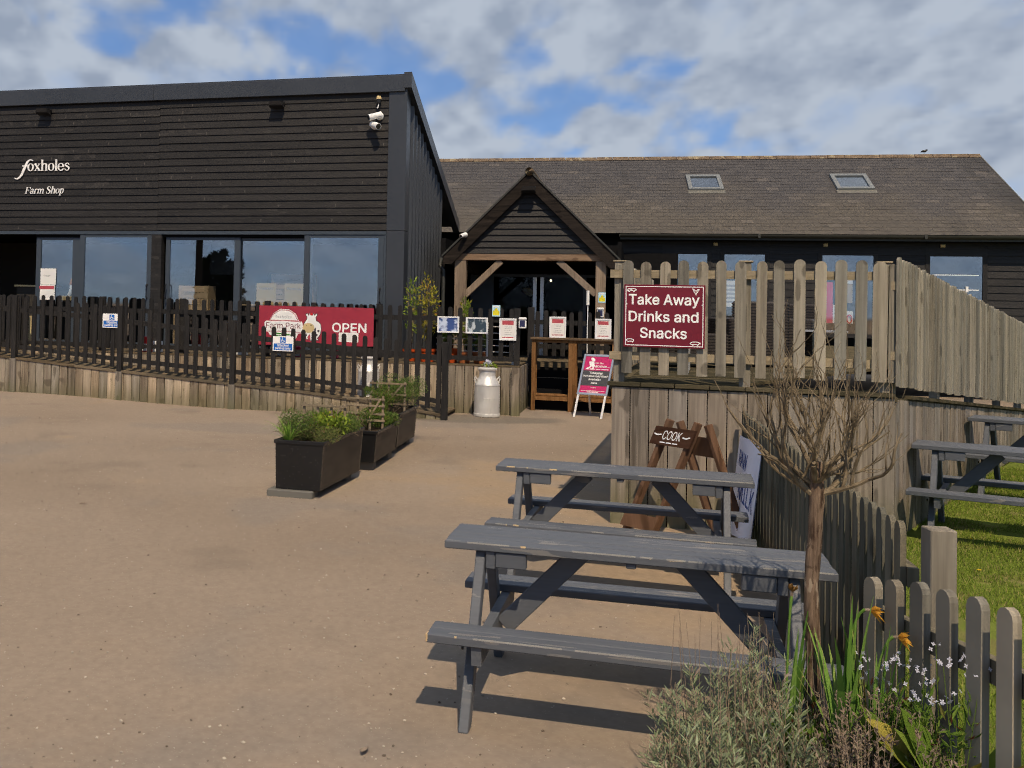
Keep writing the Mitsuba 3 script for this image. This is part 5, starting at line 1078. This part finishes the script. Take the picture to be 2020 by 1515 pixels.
# ------------------------------------------------------------------ picnic tables
def picnic_table(x, y, a, z, label, s=1.0, boards=4, chips=True):
    t = thing('picnic_table', label, 'table'); q = Frame(x, y, a, z)
    Lh, W, H, bh, bo, bi, th = .865, .445, .757, .42, .608, .385, .036
    wb = W / boards
    for i in range(boards):
        e = .006 * rng.random() - .003
        add('top_board', q(cbx(-Lh + e, Lh + e, -W / 2 + i * wb + .003, -W / 2 + (i + 1) * wb - .003, H - th, H + .0015 * rng.random(), .004)), 'm_picnic', t)
    for sg in (-1, 1):
        w2 = (bo - bi) / 2
        for i in range(2):
            v0 = bi + i * w2; v0, v1 = sorted((sg * (v0 + .003), sg * (v0 + w2 - .003))); e = .008 * rng.random() - .004
            add('seat_board', q(cbx(-Lh + e, Lh + e, v0, v1, bh - .038, bh + .0015 * rng.random(), .004)), 'm_picnic', t)
    for u in (-Lh + .17, Lh - .17):
        o = .05 * (1 if u < 0 else -1)
        for sg in (-1, 1):
            add('leg', q(beam((u, sg * (bo - .045), -.02), (u, sg * (W / 2 - .10), H - th - .002), .085, .045, side=(1, 0, 0), c=.004)), 'm_picnic', t)
        add('seat_bearer', q(hexa([(u + o - .0225, -bo + .03, bh - .125), (u + o + .0225, -bo + .03, bh - .125), (u + o + .0225, bo - .03, bh - .125), (u + o - .0225, bo - .03, bh - .125), (u + o - .0225, -bo + .02, bh - .039), (u + o + .0225, -bo + .02, bh - .039), (u + o + .0225, bo - .02, bh - .039), (u + o - .0225, bo - .02, bh - .039)])), 'm_picnic', t)
        add('top_bearer', q(cbx(u + o - .0225, u + o + .0225, -W / 2 + .02, W / 2 - .02, H - th - .085, H - th - .001)), 'm_picnic', t)
        sgn = 1 if u < 0 else -1
        add('top_block', q(cbx(min(u + sgn * .075, u + sgn * .22), max(u + sgn * .075, u + sgn * .22), -W / 2 + .015, -W / 2 + .06, H - th - .075, H - th - .001)), 'm_picnic', t)
        add('brace', q(beam((u + sgn * .095, 0, bh - .10), (u + sgn * .46, 0, H - th - .012), .095, .038, c=.004)), 'm_picnic', t)
        for sg in (-1, 1):
            add('bolt', q(tube([(u - sgn * .0235, sg * (bo - .125), bh - .08), (u - sgn * .032, sg * (bo - .125), bh - .08)], .010, 8)), 'm_black_plastic', t)
    add('top_batten', q(cbx(-.022, .022, -W / 2 + .02, W / 2 - .02, H - th - .026, H - th - .001)), 'm_picnic', t)
    if chips:
        for zz, vf in ((H, -W / 2 + .0035), (bh, -bo + .0035)):
            for i in range(15):
                big = i < 4; u = -Lh + .02 + 1.55 * rng.random(); l = (.008 + .05 * rng.random() ** 2) if big else .05 + .22 * rng.random(); l = min(l, Lh - .01 - u); w = (.0012 + .0022 * rng.random()) if big else .0005
                m = q(hexa([(u, vf - .0006, zz - .0042 - w), (u + l, vf - .0006, zz - .0041 - w * .5), (u + l, vf + .004, zz + .0022), (u, vf + .004, zz + .0022), (u + .004, vf - .0004, zz - .002), (u + l - .003, vf - .0004, zz - .002), (u + l - .004, vf + w, zz + .0026), (u + .003, vf + w, zz + .0026)]))
                add('chipped_edge', m, 'm_bare_wood' if big else 'm_worn_edge', t)
    return t, q
t, q = picnic_table(1.483, 5.093, -.300, 0, 'grey painted picnic table nearest the camera beside the flower bed')
add('broken_end', q(cbx(-.8695, -.8605, -.6085, -.565, .386, .4215, .003)), 'm_bare_wood', t)
picnic_table(2.128, 7.580, -.329, 0, 'grey painted picnic table in front of the wooden trestle board')
FLA = (4.97, 9.0); ua = -.60
t, q = picnic_table(FLA[0] + math.cos(ua) * .865 - math.sin(ua) * .2225, FLA[1] + math.sin(ua) * .865 + math.cos(ua) * .2225, ua, .06, 'nearer grey picnic table on the lawn beside the ramp', chips=False)
add('rotten_foot', q(beam((-.695, -.566, -.03), (-.695, -.545, .09), .09, .048, side=(1, 0, 0), c=.003)), 'm_bare_wood', t)
FLB = (6.62, 10.95); ub = -.70
picnic_table(FLB[0] + math.cos(ub) * .865 - math.sin(ub) * .2225, FLB[1] + math.sin(ub) * .865 + math.cos(ub) * .2225, ub, .12, 'farther grey picnic table on the lawn, cut off by the right edge', chips=False)

# ------------------------------------------------------------------ wooden trestle board
t = thing('trestle_board', 'brown wooden trestle sign with white lettering against the deck skirting', 'sign')
An, Af = np.array([3.076, 8.70, .985]), np.array([2.93, 8.95, .985]); hv = (Af - An) / np.linalg.norm(Af - An)
fl, frt = np.array([2.727, 8.85, -.02]), np.array([3.425, 8.55, -.02]); off = Af - An
for o in (np.zeros(3), off):
    add('leg', beam(fl + o, An + o + [-.012, .005, 0], .072, .036, side=hv, c=.004), 'm_cook', t); add('leg', beam(frt + o, An + o + [.055, -.025, -.01], .072, .036, side=hv, c=.004), 'm_cook', t)
def lp(s, k): return fl + (An - fl) * s + hv * k
nl = np.cross(hv, An - fl); nl /= np.linalg.norm(nl); nl = nl if nl[0] < 0 else -nl
def plate(s0, s1, k0, k1, d0, d1): return hexa([lp(s0, k0) + nl * d0, lp(s0, k1) + nl * d0, lp(s0, k1) + nl * d1, lp(s0, k0) + nl * d1, lp(s1, k0) + nl * d0, lp(s1, k1) + nl * d0, lp(s1, k1) + nl * d1, lp(s1, k0) + nl * d1])
add('name_plate', plate(.78, .93, -.04, .375, .037, .058), 'm_cook_plate', t)
add('cross_rail', plate(.08, .20, -.03, .33, .037, .056), 'm_cook', t)
rl = lambda s, k: frt + (An - frt) * s + hv * k
add('cross_rail', hexa([rl(.72, -.03) - nl * .0 + [.04, 0, 0], rl(.72, .34) + [.04, 0, 0], rl(.72, .34) + [.06, 0, 0], rl(.72, -.03) + [.06, 0, 0], rl(.88, -.03) + [.04, 0, 0], rl(.88, .34) + [.04, 0, 0], rl(.88, .34) + [.06, 0, 0], rl(.88, -.03) + [.06, 0, 0]]), 'm_cook', t)
zl = (An - fl) / np.linalg.norm(An - fl); Ll = np.linalg.norm(An - fl)
def on_plate(m):
    v, f = mesh_of(m); return lp(0, 0) + zl * (v[:, 2:3] + .855 * Ll) - hv * (v[:, :1] - .170) + nl * (.0585 - v[:, 1:2]), f
add('lettering', on_plate(text('COOK', .078, .19, 0, -.03, 0, .002)), 'm_lettering', t)
add('lettering', on_plate(slab(unary_union([LineString([(-.185, .012), (-.155, .004), (-.115, .01)]).buffer(.006), LineString([(.115, .006), (.15, .0), (.18, .012)]).buffer(.006)]), .002)), 'm_lettering', t)
for x0 in (-.10, -.035, .03): add('print_line', on_plate(bx(x0, x0 + .055, -.002, 0, -.062, -.052)), 'm_lettering', t)
# milk banner on the dark fence
t = thing('milk_banner', 'pale lilac leaning banner with blue lettering on the dark fence', 'banner')
MB = Frame(*(N.w(np.array([5.02, .12, 0.0]))[:2]), N.a + math.pi)
def mb(m):
    v, f = mesh_of(m); v = v.copy(); v[:, 1] += (v[:, 2] / .86) * .09 - .010 * np.sin(v[:, 0] * 5) * np.clip(v[:, 2], 0, 1); return MB((v, f))
g = np.array([(x, 0, z) for z in np.linspace(0, 1, 6) for x in np.linspace(0, 1.27, 9)]); zb = .02 + .14 * g[:, 0]; zt = .855 + .05 * g[:, 0]
g[:, 2] = zb + (zt - zb) * g[:, 2]; gf2 = np.array([[j * 9 + i, j * 9 + i + 1, (j + 1) * 9 + i + 1, (j + 1) * 9 + i] for j in range(5) for i in range(8)])
add('sheet', mb((np.vstack([g, g + [0, .006, 0]]), np.vstack([gf2, gf2[:, ::-1] + len(g)]))), 'm_banner_white', t)
for q_, h, w, x, z in (('RAW', .13, .42, .40, .63), ('MILK', .17, .80, .74, .38)): add('lettering', mb(text(q_, h, w, x, z, -.0012, .0015)), 'm_ink_blue', t)

# ------------------------------------------------------------------ dark fence, post, front pickets
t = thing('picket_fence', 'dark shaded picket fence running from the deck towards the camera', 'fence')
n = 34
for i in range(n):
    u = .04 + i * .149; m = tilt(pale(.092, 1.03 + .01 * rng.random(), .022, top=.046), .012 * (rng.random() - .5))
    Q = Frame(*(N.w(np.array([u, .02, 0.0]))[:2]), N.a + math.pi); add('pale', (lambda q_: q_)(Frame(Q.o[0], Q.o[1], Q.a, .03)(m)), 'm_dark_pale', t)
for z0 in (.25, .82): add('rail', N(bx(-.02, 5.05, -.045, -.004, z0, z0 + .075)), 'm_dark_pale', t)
k = add('gate_post', Frame(2.315, 4.00, -.13)(cbx(-.046, .046, -.046, .046, -.05, 1.088, .004)), 'm_gate_post'); lab(k, 'broad weathered square gate post between the two picket fences', 'post')
t = thing('picket_fence', 'grey weathered picket fence at the lower right in front of the lawn', 'fence')
FF = Frame(2.0, 3.90, math.atan2(-1, .10))
for i in range(12):
    u = i * .1355; set_pale(FF, u, 0, .03, .905 + .115 * u, .066, .030, 'm_front_pale', t, top=.036, lean=.025)
for z0 in (.22, .74): add('rail', FF(bx(-.06, 1.7, .036, .075, z0, z0 + .075)), 'm_dark_pale', t)

# ------------------------------------------------------------------ little bare tree
tr = thing('standard_tree', 'small bare twiggy standard tree with a thin trunk by the near table', 'tree'); rt_ = np.random.default_rng(12)
TX, TY = 1.872, 4.05
zs = np.linspace(-.03, 1.32, 28); wob = np.stack([.006 * np.sin(zs * 5 + 1) + .004 * np.sin(zs * 13), .004 * np.cos(zs * 7)], 1)
v, f = tube(np.c_[TX + wob[:, 0], TY + wob[:, 1], zs], np.interp(zs, [0, .3, .9, 1.16, 1.24, 1.32], [.029, .027, .026, .026, .029, .018]), 14)
nn = meshkit.fbm(v * [60, 60, 22], 3, 2) - .5; c0 = np.array([TX, TY, 0]); dv = v - c0; dv[:, 2] = 0; v = v + dv * nn[:, None] * .55
add('trunk', (v, f), 'm_bark', tr, smooth=True)
limbs, twigs = [], []
def grow(p, d, l, r, depth):
    n = 6; pts = [p]; q = p.copy(); dd = d.copy()
    for i in range(n):
        dd = dd + rt_.normal(size=3) * (.13 if depth else .15) + np.array([0, 0, .10 if depth else .09]); dd /= np.linalg.norm(dd); q = q + dd * l / n; pts.append(q.copy())
    (limbs if depth < 2 else twigs).append(tube(pts, np.linspace(r, r * .62, n + 1), 6 if depth < 2 else 4))
    if depth >= 4: return
    k = (3, 3, 2, 1)[depth]
    for i in range(k):
        if depth > 1 and rt_.random() < .34: continue
        j = rt_.integers(2, n + 1) if i else n; a = rt_.normal(size=3); a -= a @ dd * dd; a /= np.linalg.norm(a)
        nd = dd * .86 + a * (.42 if depth else .60) + np.array([0, 0, .16]); nd /= np.linalg.norm(nd)
        grow(np.array(pts[j]), nd, l * (.66 + .40 * rt_.random()), max(r * .56, .0012), depth + 1)
for i in range(8):
    a = i * 2.4 + .4 * rt_.random(); e = (.30, .85, .5, 1.2, .20, .65, 1.0, .4)[i]; d = np.array([math.cos(a) * math.cos(e), math.sin(a) * math.cos(e), math.sin(e)])
    grow(np.array([TX, TY, 1.20 + .10 * rt_.random()]), d, .13 + .05 * rt_.random(), .009 + .003 * rt_.random(), 0)
for d, l in (((.95, -.1, .30), .20), ((-.9, .1, .34), .17), ((.85, .3, .42), .22), ((-.95, -.2, .45), .20)):
    d = np.array(d); grow(np.array([TX, TY, 1.19]), d / np.linalg.norm(d), l, .0125, 0)
for i in range(9):
    a = i * 2.1; e = .3 + .5 * rt_.random(); d = np.array([math.cos(a) * math.cos(e), math.sin(a) * math.cos(e), math.sin(e)]); p = np.array([TX, TY, 1.19 + .10 * rt_.random()])
    limbs.append(tube([p, p + d * .05, p + d * (.07 + .05 * rt_.random()) + [0, 0, .02]], [.012, .0095, .008], 7))
lab(add('branches', limbs, 'm_twig', tr), kind='stuff'); lab(add('twigs', twigs, 'm_twig', tr), kind='stuff')

# ------------------------------------------------------------------ flower bed
bedp = Polygon([(1.20, 3.2), (1.25, 3.75), (1.45, 4.1), (1.75, 4.28), (2.2, 4.22), (2.28, 4.15), (1.98, 3.9), (2.2, 3.0), (2.5, 2.0), (1.3, 2.0)])
m = trimesh.creation.extrude_polygon(bedp.buffer(.05).buffer(-.02), .03, engine='earcut'); struct('flower_bed', (np.array(m.vertices), np.array(m.faces)), 'm_soil')
rl_ = np.random.default_rng(31)
def stem_plant(name, label, c, r, n, h, leaf, mat, stem_mat, rg, start=.35, ratio=.16, pairs=16, lean=.35, stem_r=.0016, top=None):
    """A tuft: n curved stems from the base c, narrow leaves along the upper part of each."""
    t = thing(name, label, 'plant'); st, parts = [], []
    for i in range(n):
        a = rg.random() * 2 * np.pi; k = math.sqrt(rg.random()); x, y = c[0] + .45 * r[0] * k * math.cos(a), c[1] + .45 * r[1] * k * math.sin(a)
        hh = h * (.48 + .72 * rg.random() ** 1.3) * (1 - .25 * k); tip = np.array([c[0] + r[0] * k * math.cos(a) * (1 + .2 * rg.normal()), c[1] + r[1] * k * math.sin(a), c[2] + hh])
        s = np.linspace(0, 1, 6)[:, None]; p0 = np.array([x, y, c[2]]); mid = (p0 + tip) / 2 + np.array([0, 0, .12 * hh]) + rg.normal(size=3) * .015
        pts = (1 - s) ** 2 * p0 + 2 * s * (1 - s) * mid + s ** 2 * tip; st.append(tube(pts, np.linspace(stem_r, stem_r * .6, 6), 3, cap=False))
        m = pairs; ss = start + (1 - start) * np.sort(rg.random(m))[:, None]; base = (1 - ss) ** 2 * p0 + 2 * ss * (1 - ss) * mid + ss ** 2 * tip
        tg = 2 * (1 - ss) * (mid - p0) + 2 * ss * (tip - mid); tg /= np.linalg.norm(tg, axis=1, keepdims=True)
        o = rg.normal(size=(m, 3)); o -= (o * tg).sum(1, keepdims=True) * tg; o /= np.linalg.norm(o, axis=1, keepdims=True)
        d = tg * .75 + o * .62; d /= np.linalg.norm(d, axis=1, keepdims=True); w = np.cross(d, rg.normal(size=(m, 3))); w /= np.linalg.norm(w, axis=1, keepdims=True)
        l = leaf * (.6 + .8 * rg.random((m, 1)))
        v = np.stack([base, base + d * l * .55 + w * l * ratio * .5, base + d * l + [0, 0, -.002], base + d * l * .5 - w * l * ratio * .5], 1).reshape(-1, 3); ii = np.arange(m)[:, None] * 4
        parts.append((v, np.vstack([ii + [0, 1, 2], ii + [0, 2, 3]]), np.repeat(np.c_[np.clip(rg.random(m) * .6 + .4 * rg.random(), 0, 1), rg.random(m)], 4, 0)))
    lab(add('stems', st, stem_mat, t), kind='stuff'); foliage('leaves', parts, mat, t); return t
for c, r, n, h, l in (((1.36, 3.95, .02), (.15, .15), 52, .46, 'lavender bush farthest left, its tips over the shadow of the bench'), ((1.52, 4.02, .02), (.18, .16), 60, .54, 'lavender bush at the left of the flower bed, leaning over the bench'), ((1.40, 3.74, .02), (.15, .16), 54, .46, 'leftmost lavender bush at the front edge of the flower bed'), ((1.62, 3.74, .02), (.20, .20), 72, .52, 'lavender bush in the front middle of the flower bed'),
                      ((1.68, 4.12, .02), (.16, .10), 46, .58, 'lavender bush beside the thin tree trunk, against the bench end')):
    stem_plant('lavender_bush', l, c, r, n, h, .040, 'm_lavender', 'm_dead_stem', rl_, .58, .15, 24, stem_r=.0024)
for c, r, n, h, l in (((1.90, 3.62, .02), (.20, .18), 170, .56, 'brown dead heathery clump in the middle of the flower bed'), ((1.78, 3.40, .02), (.22, .16), 150, .58, 'brown dead heathery clump at the bottom edge of the picture'), ((1.93, 3.42, .02), (.13, .16), 110, .50, 'brown twiggy clump close to the front pickets'), ((1.86, 3.90, .02), (.10, .10), 70, .50, 'brown dry tuft around the foot of the thin trunk')):
    stem_plant('dead_heath', l, c, r, n, h, .020, 'm_heath', 'm_dead_stem', rl_, .35, .3, 40, stem_r=.0012)
t = thing('dry_stalks', 'tall thin dry stalks standing up out of the lavender', 'plant')
add('stalks', [tube([(x, y, .25), (x - .02, y, .45), (x - .05 + .06 * rl_.random(), y + .02, .62 + .16 * rl_.random())], [.0016, .0014, .0008], 4) for x, y in [(1.36 + .46 * rl_.random(), 3.72 + .42 * rl_.random()) for _ in range(30)]], 'm_dead_stem', t)
strap_clump(None, 1.77, 4.02, .1, 16, .62, rl_, 'iris_clump', 'upright sword shaped iris leaves left of the thin trunk', 'm_iris', .030, .22)
strap_clump(None, 1.875, 3.80, .1, 26, .72, rl_, 'iris_clump', 'upright sword shaped iris leaves right of the thin trunk', 'm_iris', .029, .38)
strap_clump(None, 1.92, 3.70, .1, 16, .68, rl_, 'iris_clump', 'sword shaped iris leaves leaning right towards the pickets', 'm_iris', .028, .42)
def daffodil(p0, p1, p2, label, dead=False):
    t = thing('daffodil', label, 'flower'); p0, p1, p2 = map(np.array, (p0, p1, p2)); s = np.linspace(0, 1, 12)[:, None]
    pts = (1 - s) ** 2 * p0 + 2 * s * (1 - s) * p1 + s ** 2 * p2; d = pts[-1] - pts[-2]; d /= np.linalg.norm(d)
    add('stem', tube(pts, np.r_[np.full(9, .0042), .005, .006, .004], 7), 'm_iris', t, smooth=True)
    ps = []; a = np.cross(d, [0, 0, 1.0]); a /= np.linalg.norm(a); b = np.cross(a, d)
    for i in range(9):
        q = i * 2.4; o = a * math.cos(q) + b * math.sin(q); l = .035 + .02 * rl_.random(); e = p2 + d * l + o * .016 + np.array([0, 0, -.012 * rl_.random() - .012 * (i % 3)]); w = np.cross(d, o) * .008
        m_ = p2 + d * l * .5 + o * .014; ps.append((np.array([p2, m_ + w, e, m_ - w]), np.array([[0, 1, 2], [0, 2, 3]])))
    lab(add('withered_petals', ps, 'm_wither' if dead else 'm_petal', t), kind='stuff')
    add('sheath', tube([p2 - d * .012, p2 + d * .004, p2 + d * .018], [.005, .0055, .003], 7), 'm_dead_stem', t)
daffodil((1.745, 4.0, .1), (1.75, 4.0, .72), (1.762, 3.99, .838), 'withered brown daffodil with a pale green stem left of the thin trunk', True)
daffodil((1.86, 3.85, .1), (1.88, 3.84, .86), (1.952, 3.80, .832), 'withered orange daffodil nodding right, the taller of two by the pickets')
daffodil((1.89, 3.74, .1), (1.92, 3.70, .80), (1.971, 3.65, .783), 'withered orange daffodil nodding right, the lower of two by the pickets')
def phlox(x, y, h, label, n=4):
    t = thing('white_flower', label, 'flower'); st, fl_, lf_ = [], [], []
    for i in range(n):
        tip = np.array([x + .05 * rl_.normal(), y + .035 * rl_.normal(), h * (.88 + .2 * rl_.random())]); p0 = np.array([x + .02 * rl_.normal(), y + .02 * rl_.normal(), .05])
        st.append(tube([p0, (p0 + tip) / 2 + rl_.normal(size=3) * .01, tip], [.0022, .0018, .0012], 4)); m = 16; s = .35 + .6 * rl_.random((m, 1))
        lf_.append(leaf_cloud(14, p0 + (tip - p0) * .72, (.022, .022, .13), .045, rl_, .2, .6))
        for k in range(6):
            c = tip + rl_.normal(size=3) * [.014, .012, .014]; ax_ = rl_.normal(size=3) + [0, -1.2, .8]; ax_ /= np.linalg.norm(ax_); e1 = np.cross(ax_, [0, 0, 1.0]); e1 /= np.linalg.norm(e1); e2 = np.cross(ax_, e1)
            for j in range(4):
                a = j * 1.57 + k; o = e1 * math.cos(a) + e2 * math.sin(a); w = np.cross(ax_, o) * .0028; fl_.append((np.array([c, c + o * .0045 + w, c + o * .0085, c + o * .0045 - w]), np.array([[0, 1, 2], [0, 2, 3]])))
    add('stems', st, 'm_herb', t); foliage('leaves', lf_, 'm_herb', t); lab(add('petals', fl_, 'm_petal_white', t), kind='stuff')
for i, (x, y, h, l) in enumerate([(1.985, 3.62, .76, 'white flower heads beside the lower nodding daffodil'), (1.95, 3.70, .68, 'small white flowers just right of the iris leaves'), (2.01, 3.52, .74, 'white flower heads in front of the third and fourth pickets'), (2.035, 3.36, .76, 'white flower heads farthest right, before the fifth picket'), (2.0, 3.42, .64, 'lowest white flowers before the fourth picket')]): phlox(x, y, h, l)
def dock(x, y, z, h, n, label, mat='m_dock', spread=.7):
    t = thing('dock_plant', label, 'plant')
    for i in range(n):
        a = rl_.random() * 6.28 if i else -1.2; l = h * (.6 + .5 * rl_.random()); m = 7; s = np.linspace(0, 1, m); b = spread * (.5 + .6 * rl_.random())
        c = np.c_[x + np.cos(a) * b * l * s, y + np.sin(a) * b * l * s, z + l * (s - .5 * b * s ** 2.4)]; sd_ = np.array([-math.sin(a), math.cos(a), 0]); w = .155 * l * np.sin(np.pi * np.clip(s * .86 + .12, 0, 1)) ** .8; w[0] = .004; w[-1] = .001
        up_ = np.array([0, 0, .25]); v = np.stack([c - sd_ * w[:, None] + up_ * w[:, None], c, c + sd_ * w[:, None] + up_ * w[:, None]], 1).reshape(-1, 3)
        f = [[3 * j + k, 3 * j + k + 1, 3 * j + 4 + k] for j in range(m - 1) for k in (0, 1)] + [[3 * j + k, 3 * j + 4 + k, 3 * j + 3 + k] for j in range(m - 1) for k in (0, 1)]
        add('leaf', (v, np.array(f)), mat, t, r=(rl_.random(), rl_.random()))
dock(1.97, 3.42, .20, .46, 9, 'broad leaved dock plant before the third and fourth pickets'); dock(2.02, 3.30, .20, .48, 8, 'broad leaved dock plant with yellowing leaves before the fifth picket'); dock(1.95, 3.28, .14, .36, 7, 'broad leaved dock plant low at the bottom right corner')
stem_plant('dark_herb', 'dark green bushy herb in the shade between lavender and iris', (1.74, 3.86, .02), (.11, .10), 60, .44, .040, 'm_herb', 'm_herb', rl_, .2, .4, 24)
stem_plant('dark_herb', 'dark green narrow leaved herb under the white flowers', (1.98, 3.56, .02), (.11, .16), 90, .56, .042, 'm_herb', 'm_herb', rl_, .2, .2, 30)

# ------------------------------------------------------------------ what stands behind the camera and shows in the shop glass
k = add('telegraph_pole', tube([(-14.27, 8.72, -.2), (-14.2, 8.75, 9.0)], [.15, .11], 12), 'm_pole', smooth=True); lab(k, 'tall dark wooden pole reflected in the middle shop window', 'pole')
rgt = np.random.default_rng(77)
for i, (x, y, h, w) in enumerate([(-30.9, -12.3, 4.4, .9), (-30.2, -12.8, 4.9, 1.0), (-29.6, -13.3, 4.3, .9)]):
    t = thing('conifer', ['leftmost dark conifer reflected in the shop glass', 'middle tall dark conifer reflected in the shop glass', 'rightmost dark conifer reflected in the shop glass'][i], 'tree')
    add('trunk', tube([(x, y, -.1), (x, y, h * .9)], [.16, .03], 8), 'm_pole', t)
    parts = []
    for j in range(26):
        s = j / 26; rr = w * (1 - s) ** .8 * (.75 + .3 * rgt.random()); parts.append(leaf_cloud(150, (x + .2 * rgt.normal(), y + .2 * rgt.normal(), .4 + s * h), (rr, rr, h * .045), .30, rgt, .4))
    foliage('crown', parts, 'm_far_leaf', t)
